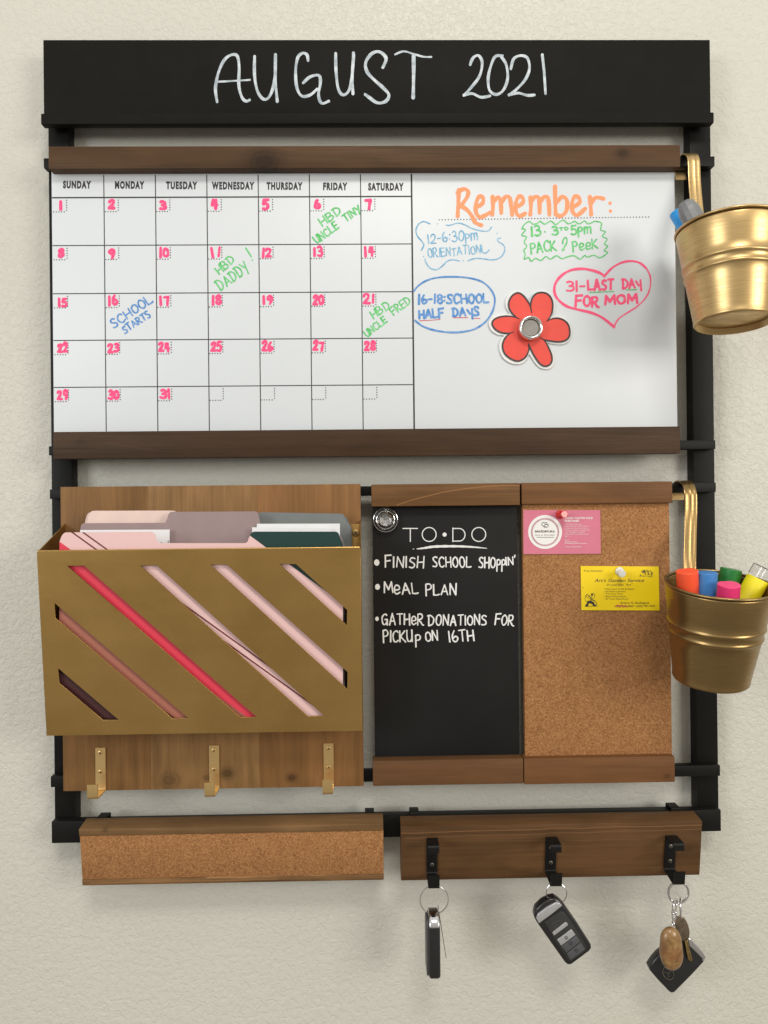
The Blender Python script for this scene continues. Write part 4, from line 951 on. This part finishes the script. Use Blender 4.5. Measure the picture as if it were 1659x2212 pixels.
c = at(*k2((520, 985)), RD); r = at(*k2((666, 985)), RD).x - c.x
obj('ring', ring_bm(c, r, 0.0006, Vector((-0.1, -1, 0.05))), M['steel'], b_, True)
o1 = [(200,1310),(225,1215),(320,1125),(430,1068),(500,1055),(560,1090),(625,1145),(830,1435),(1025,1740),(1032,1785),(1000,1832),(870,1930),(742,2025),(690,2036),(645,1995),(450,1720),(255,1440),(212,1370)]
K2D = RD + 0.004
fk = prism('fob_body', o1, K2D + 0.004, 0.013, M['fob'], b_, 0.0024, k2)
M['brushed'] = plain('brushed_silver_plastic', (0.52, 0.52, 0.54), 0.3, 0.08, 300, metal=0.55)
M['graybtn'] = plain('grey_button', (0.11, 0.11, 0.12), 0.4, 0.1, 200, metal=0.4)
prism('chrome_band', [(228,1352),(250,1292),(380,1192),(520,1117),(560,1127),(605,1167),(440,1300),(268,1425)], K2D + 0.0062, 0.003, M['brushed'], b_, 0.0007, k2)
M['fobface'] = plain('dark_grey_plastic', (0.030, 0.030, 0.028), 0.38, 0.1, 120)
pf = prism('fob_face', [(345,1400),(580,1245),(640,1270),(800,1500),(945,1740),(960,1800),(905,1850),(730,1975),(690,1960),(520,1700)], K2D + 0.0048, 0.001, M['fobface'], b_, 0.0003, k2)
prism('silver_plate', [(462,1556),(480,1540),(640,1412),(665,1408),(690,1440),(680,1455),(500,1592),(480,1596)], K2D + 0.0058, 0.001, M['brushed'], b_, 0.0002, k2)
for i, (q, m) in enumerate((([(532,1662),(735,1508),(800,1588),(590,1750)], 'brushed'), ([(596,1762),(806,1600),(868,1690),(665,1852)], 'graybtn'), ([(672,1862),(873,1702),(930,1785),(925,1812),(730,1955),(712,1945)], 'graybtn'))):
    bt = prism('button', q, K2D + 0.0060, 0.0012, M[m], b_, 0.0004, k2)
    ic = [[(640,1640),(660,1610),(680,1640),(650,1650)], [(705,1715),(735,1690),(750,1720),(725,1740),(708,1722)], [(785,1815),(810,1795),(828,1825),(805,1845),(788,1822)]][i]
    strokes('button_icon', [ic], 1.5, K2D + 0.0061, M['print'], bt, k2, 3)
strokes('button_icon', [[(462,1440),(520,1390),(555,1385)], [(480,1480),(530,1435)]], 1.2, K2D + .0049, M['graybtn'], b_, k2, 3)
g_ = thing('key_bunch', 'bunch with brown stone, brass house key and black fob hung on the rightmost hook', 'keys', at(1465, 2000, RD), KG)
c = at(*k3((540, 835)), RD); r = at(*k3((667, 835)), RD).x - c.x
obj('ring', ring_bm(c, r, 0.0013, Vector((0.05, -1, 0.02))), M['steel'], g_, True)
c = at(*k3((567, 1030)), RD); rx = at(*k3((607, 1030)), RD).x - c.x; rz_ = c.z - at(*k3((567, 1145)), RD).z
obj('split_ring', tube_bm([c + Vector((rx * math.cos(q), 0.9 * rz_ * math.cos(q), rz_ * math.sin(q))) for q in [2 * math.pi * k / 48 for k in range(48)]], 0.0010, True, 8), M['steel'], g_, True)
for i, (x, y, w, h) in enumerate(((512, 960, 16, 38), (490, 1020, 30, 42), (488, 1080, 34, 24), (488, 1130, 30, 44), (482, 1200, 16, 32), (470, 1245, 24, 24))):
    c = at(*k3((x, y)), RD + 0.003); u = at(*k3((x + w, y)), RD + 0.003).x - c.x; v = c.z - at(*k3((x, y + h)), RD + 0.003).z
    dp = u if i % 2 else 0.3 * u
    obj('chain_link', tube_bm([c + Vector((u * math.cos(q), (dp * (0.5 if i % 2 else 1)) * math.cos(q), v * math.sin(q))) for q in [2 * math.pi * k / 20 for k in range(20)]], 0.0008, True, 6), M['chrome'], g_, True)
# stone
c = at(*k3((450, 1530)), RD + 0.010); rx = at(*k3((595, 1530)), RD + .010).x - c.x; rz_ = c.z - at(*k3((450, 1800)), RD + .010).z
bm = bmesh.new(); bmesh.ops.create_uvsphere(bm, u_segments=40, v_segments=24, radius=1)
for v in bm.verts:
    sg = lambda q, e: math.copysign(abs(q) ** e, q)
    x, y, z = v.co; z2 = sg(z, 0.95); k = (1 - abs(z) ** 2.6) ** 0.5 / max(1e-4, (1 - z * z) ** 0.5) if abs(z) < 0.9999 else 1
    k = min(k, 1.35); lump = 1 + 0.035 * math.sin(3 * x + 2 * z + 1) + 0.02 * math.sin(7 * z + 4 * x)
    v.co = c + Vector((x * rx * k * lump * (1 + 0.05 * (-z)) + 0.04 * rx * (-z), y * rx * 0.65 * k, z2 * rz_))
n = N('polished_brown_stone'); v = n.coord('Object')
col = n.ramp(n.noise(v, 110, 5, 0.6, 0.8), [(0.3, srgb(96, 70, 42)), (0.5, srgb(140, 106, 64)), (0.7, srgb(164, 130, 86))])
col = n.mix(n.ramp(n.noise(n.map(v, (1, 1, 1), (.3, .1, .2)), 60, 3), [(0.45, (0, 0, 0)), (0.65, (.6, .6, .6))]), col, srgb(130, 84, 52))
n.bump(n.noise(v, 180, 3), 0.0005, 0.5)
M['stone'] = n.set(Base_Color=col, Roughness=0.28, Coat_Weight=0.3)
obj('stone', bm, M['stone'], g_, 'all')
M['oldbrass'] = plain('aged_brass', (0.45, 0.31, 0.12), 0.32, 0.25, 200, metal=0.95)
M['agedbow'] = plain('tarnished_nickel_key', (0.30, 0.235, 0.17), 0.3, 0.35, 160, metal=0.95)
hk = [(520,1150),(570,1130),(620,1160),(660,1230),(682,1320),(675,1400),(650,1435),(610,1445),(560,1400),(515,1300),(500,1210)]
prism('key_bow', smooth_pts([k3(p) for p in hk], 3, True), RD - 0.002, 0.0022, M['agedbow'], g_, 0.0006)
prism('key_blade', [(618,1430),(660,1430),(672,1500),(718,1670),(712,1690),(690,1690),(665,1670),(640,1560)], RD - 0.0022, 0.0018, M['oldbrass'], g_, 0.0003, k3)
strokes('key_groove', [['!', (650, 1450), (668, 1540), (702, 1672)]], 0.9, RD - 0.0021, M['agedbow'], g_, k3)
fo = [(180,1770),(240,1680),(300,1612),(450,1500),(650,1400),(700,1420),(840,1575),(882,1640),(862,1705),(700,1880),(500,2080),(465,2098),(430,2075),(300,1940),(192,1815)]
prism('fob_body', fo, RD - 0.006, 0.012, M['fob'], g_, 0.0022, k3)
prism('chrome_edge', [(660,1402),(700,1418),(842,1573),(884,1640),(862,1690),(836,1688),(845,1665),(760,1580),(676,1500)], RD - 0.0045, 0.009, M['chrome'], g_, 0.0008, k3)
lc = k3((415, 1838)); bm = bmesh.new()
ribbon(bm, [(lc[0] + 11.5 * math.cos(q) + 3 * math.sin(q), lc[1] + 14 * math.sin(q)) for q in [k * math.pi / 18 for k in range(36)]], 1.5, RD - 0.0055, closed=True)
for q in (-0.6, 1.5, 3.4): ribbon(bm, [lc, (lc[0] + 8 * math.cos(q), lc[1] + 9 * math.sin(q))], 1.3, RD - 0.0055)
obj('emblem', face_out(bm), M['screw'], g_)

# ================================================================== BUCKETS
def bucket(label, pr, dr, pb, db, r0, r1, mat, strap_x, rail_z, dback, xend):
    R = at(*pr, dr); B = at(*pb, db); ax = (R - B); H = ax.length; t = thing('hanging_bucket', label, 'bucket', B, 'gold buckets hung from the right ends of the rails')
    m = frame_z(B, ax)
    rr = lambda h: r1 + (r0 - r1) * h / H
    prof = [(0, 0.006), (r1 * 0.3, 0.006), (r1 * 0.90, 0.006), (r1 * 0.95, 0.0055), (r1 * 0.955, 0.0), (r1 * 0.99, -0.0005), (r1 * 1.015, 0.0008), (r1 * 1.02, 0.0022), (rr(.004), 0.0036)]
    hs = [0.008, 0.02, 0.03, 0.04]
    prof += [(rr(h), h) for h in hs]
    for c in (H * 0.50, H * 0.60):
        for k in (-0.0026, -0.0018, -0.0009, 0, 0.0009, 0.0018, 0.0026):
            prof.append((rr(c + k) + 0.0013 * math.cos(k / 0.0026 * math.pi / 2) ** 1.3, c + k))
    prof += [(rr(h), h) for h in (H * 0.70, H * 0.85, H - 0.004)]
    obj('bucket_body', lathe_bm(prof + [(r0 * 0.985, H - 0.001), (r0 * 0.97, H - 0.003), (rr(H * .5) - 0.0012, H * .5), (r1 - 0.0015, 0.0085), (r1 * .4, 0.0085), (0, 0.0085)], 128, mat4=m), mat, t, 'all')
    obj('rim', tube_bm([m @ Vector((r0 * math.cos(q), r0 * math.sin(q), H)) for q in [2 * math.pi * k / 96 for k in range(96)]], 0.0014, True, 10), mat, t, 'all')
    # strap hook: over the rail then down to the back of the rim
    back = m @ Vector((0, 1, 0)); yv = (m.to_3x3() @ Vector((0, 1, 0)))
    dxr = strap_x + 0.004 - R.x; rimp = Vector((strap_x + 0.004, R.y + math.sqrt(max(1e-6, r0 ** 2 - dxr ** 2)) * 0.985, R.z + 0.004))
    sec = [(x * 1.12, y) for x, y in ((-.0062, -.0005), (.0062, -.0005), (.0062, .0006), (.0050, .0009), (.0040, .0006), (.0012, .0006), (.0004, .0009), (-.0004, .0006), (-.0052, .0006), (-.0056, .0008), (-.0062, .0006))]
    yb = -dback; yf = -0.046
    tz = rail_z + 0.0078; ya, yf = -0.027, -0.049; xe = strap_x + xend
    path = [(strap_x, yb, rail_z - 0.014), (strap_x, yb, rail_z)] + [(strap_x, yb + (ya - yb) * (1 - math.cos(q)), tz - 0.0055 + 0.0055 * math.sin(q)) for q in [math.pi / 2 * k / 5 for k in range(6)]]
    path += [(strap_x, ya + (yf - ya) * math.sin(q), tz - 0.020 * (1 - math.cos(q))) for q in [math.pi / 2 * k / 9 for k in range(1, 10)]]
    ze = rimp.z - 0.012; ye = R.y + math.sqrt(max(1e-6, r0 ** 2 - (xe - R.x) ** 2)) * 0.985
    for k in range(1, 13):
        t_ = k / 12; e = t_ * t_ * (3 - 2 * t_)
        path.append((strap_x + xend * e, yf + (ye - yf) * e, (tz - 0.020) * (1 - t_) + ze * t_))
    obj('strap_hook', sweep_bm(path, sec), mat, t, True)
    return R, B, ax.normalized()
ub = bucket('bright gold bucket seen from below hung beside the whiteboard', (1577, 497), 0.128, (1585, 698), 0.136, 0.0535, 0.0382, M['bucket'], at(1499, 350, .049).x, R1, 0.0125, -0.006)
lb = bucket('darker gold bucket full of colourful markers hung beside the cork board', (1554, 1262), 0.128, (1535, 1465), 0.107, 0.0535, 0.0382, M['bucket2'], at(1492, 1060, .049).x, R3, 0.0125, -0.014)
MG = 'markers standing in the gold buckets'
def marker(label, top, d, base, r, col, clear=False, rounded=False):
    t = at(*top, d); ax = t - base; H = ax.length; m = frame_z(base, ax)
    mm = plain('marker_' + label.split()[0], col, 0.45, 0.03)
    th = thing('marker_pen', label, 'marker', base, MG)
    if not clear:
        if rounded:
            prof = [(r * 0.9, 0), (r * 0.9, H * .45)]
            obj('barrel', lathe_bm([(0, 0), (r * 0.9, 0), (r * 0.9, H * .45), (0, H * .45)], 32, mat4=m), mm, th, True)
            obj('cap', lathe_bm([(0, H * .46), (r, H * .46), (r, H - r * 1.2), (r * 0.93, H - r * .8), (r * .78, H - r * .3), (r * .5, H - r * .05), (0, H)], 12, mat4=m), M['greycap'], th, False)
        else:
            obj('barrel', lathe_bm([(0, 0), (r * 0.9, 0), (r * 0.9, H * .45), (0, H * .45)], 32, mat4=m), M['whitepin'], th, True)
            bm = lathe_bm([(0, H * .46), (r, H * .46), (r, H - 0.0006), (r * .96, H), (0, H)], 48)
            for v in bm.verts:
                if v.co.y > r * 0.8: v.co.y = r * 0.8
            bm.transform(m); obj('cap', bm, mm, th, True)
    else:
        obj('barrel', lathe_bm([(0, 0), (r * 0.96, 0), (r, H * .88), (r * .94, H * .89), (0, H * .89)], 32, mat4=m), mm, th, True)
        obj('cap', lathe_bm([(r * .93, H * .90), (r, H * .90), (r, H * .995), (r * .93, H), (r * .93, H * .90)], 32, mat4=m), M['acrylic'], th, True)
    return th
M['greycap'] = plain('grey_translucent_cap', srgb(120, 122, 124), 0.4, 0.05)
R, B, ax = lb
bx = lambda x, y: B + ax * 0.015 + Vector((x, y, 0))
marker('orange capped marker standing leftmost in the lower bucket', (1484, 1233), 0.127, bx(-0.020, 0.004), 0.0110, srgb(255, 92, 54))
marker('blue capped marker between the orange and green ones in the lower bucket', (1526, 1236), 0.125, bx(-0.010, -0.004), 0.0110, srgb(64, 132, 200))
marker('green capped marker furthest back in the lower bucket', (1580, 1229), 0.104, bx(0.006, 0.016), 0.0110, srgb(34, 122, 54))
marker('pink capped marker lowest at the front of the lower bucket', (1575, 1262), 0.150, bx(0.004, -0.016), 0.0110, srgb(238, 60, 124))
marker('yellow highlighter with clear end leaning right in the lower bucket', (1651, 1226), 0.122, bx(0.0, 0.004), 0.0115, srgb(236, 222, 20), clear=True)
R, B, ax = ub
bx = lambda x, y: B + ax * 0.015 + Vector((x, y, 0))
marker('grey capped marker leaning out of the upper bucket', (1478, 436), 0.112, bx(0.010, 0.004), 0.0112, srgb(60, 60, 62), rounded=True)
marker('blue capped marker behind the grey one in the upper bucket', (1462, 458), 0.088, bx(0.012, 0.018), 0.0085, srgb(40, 150, 225))
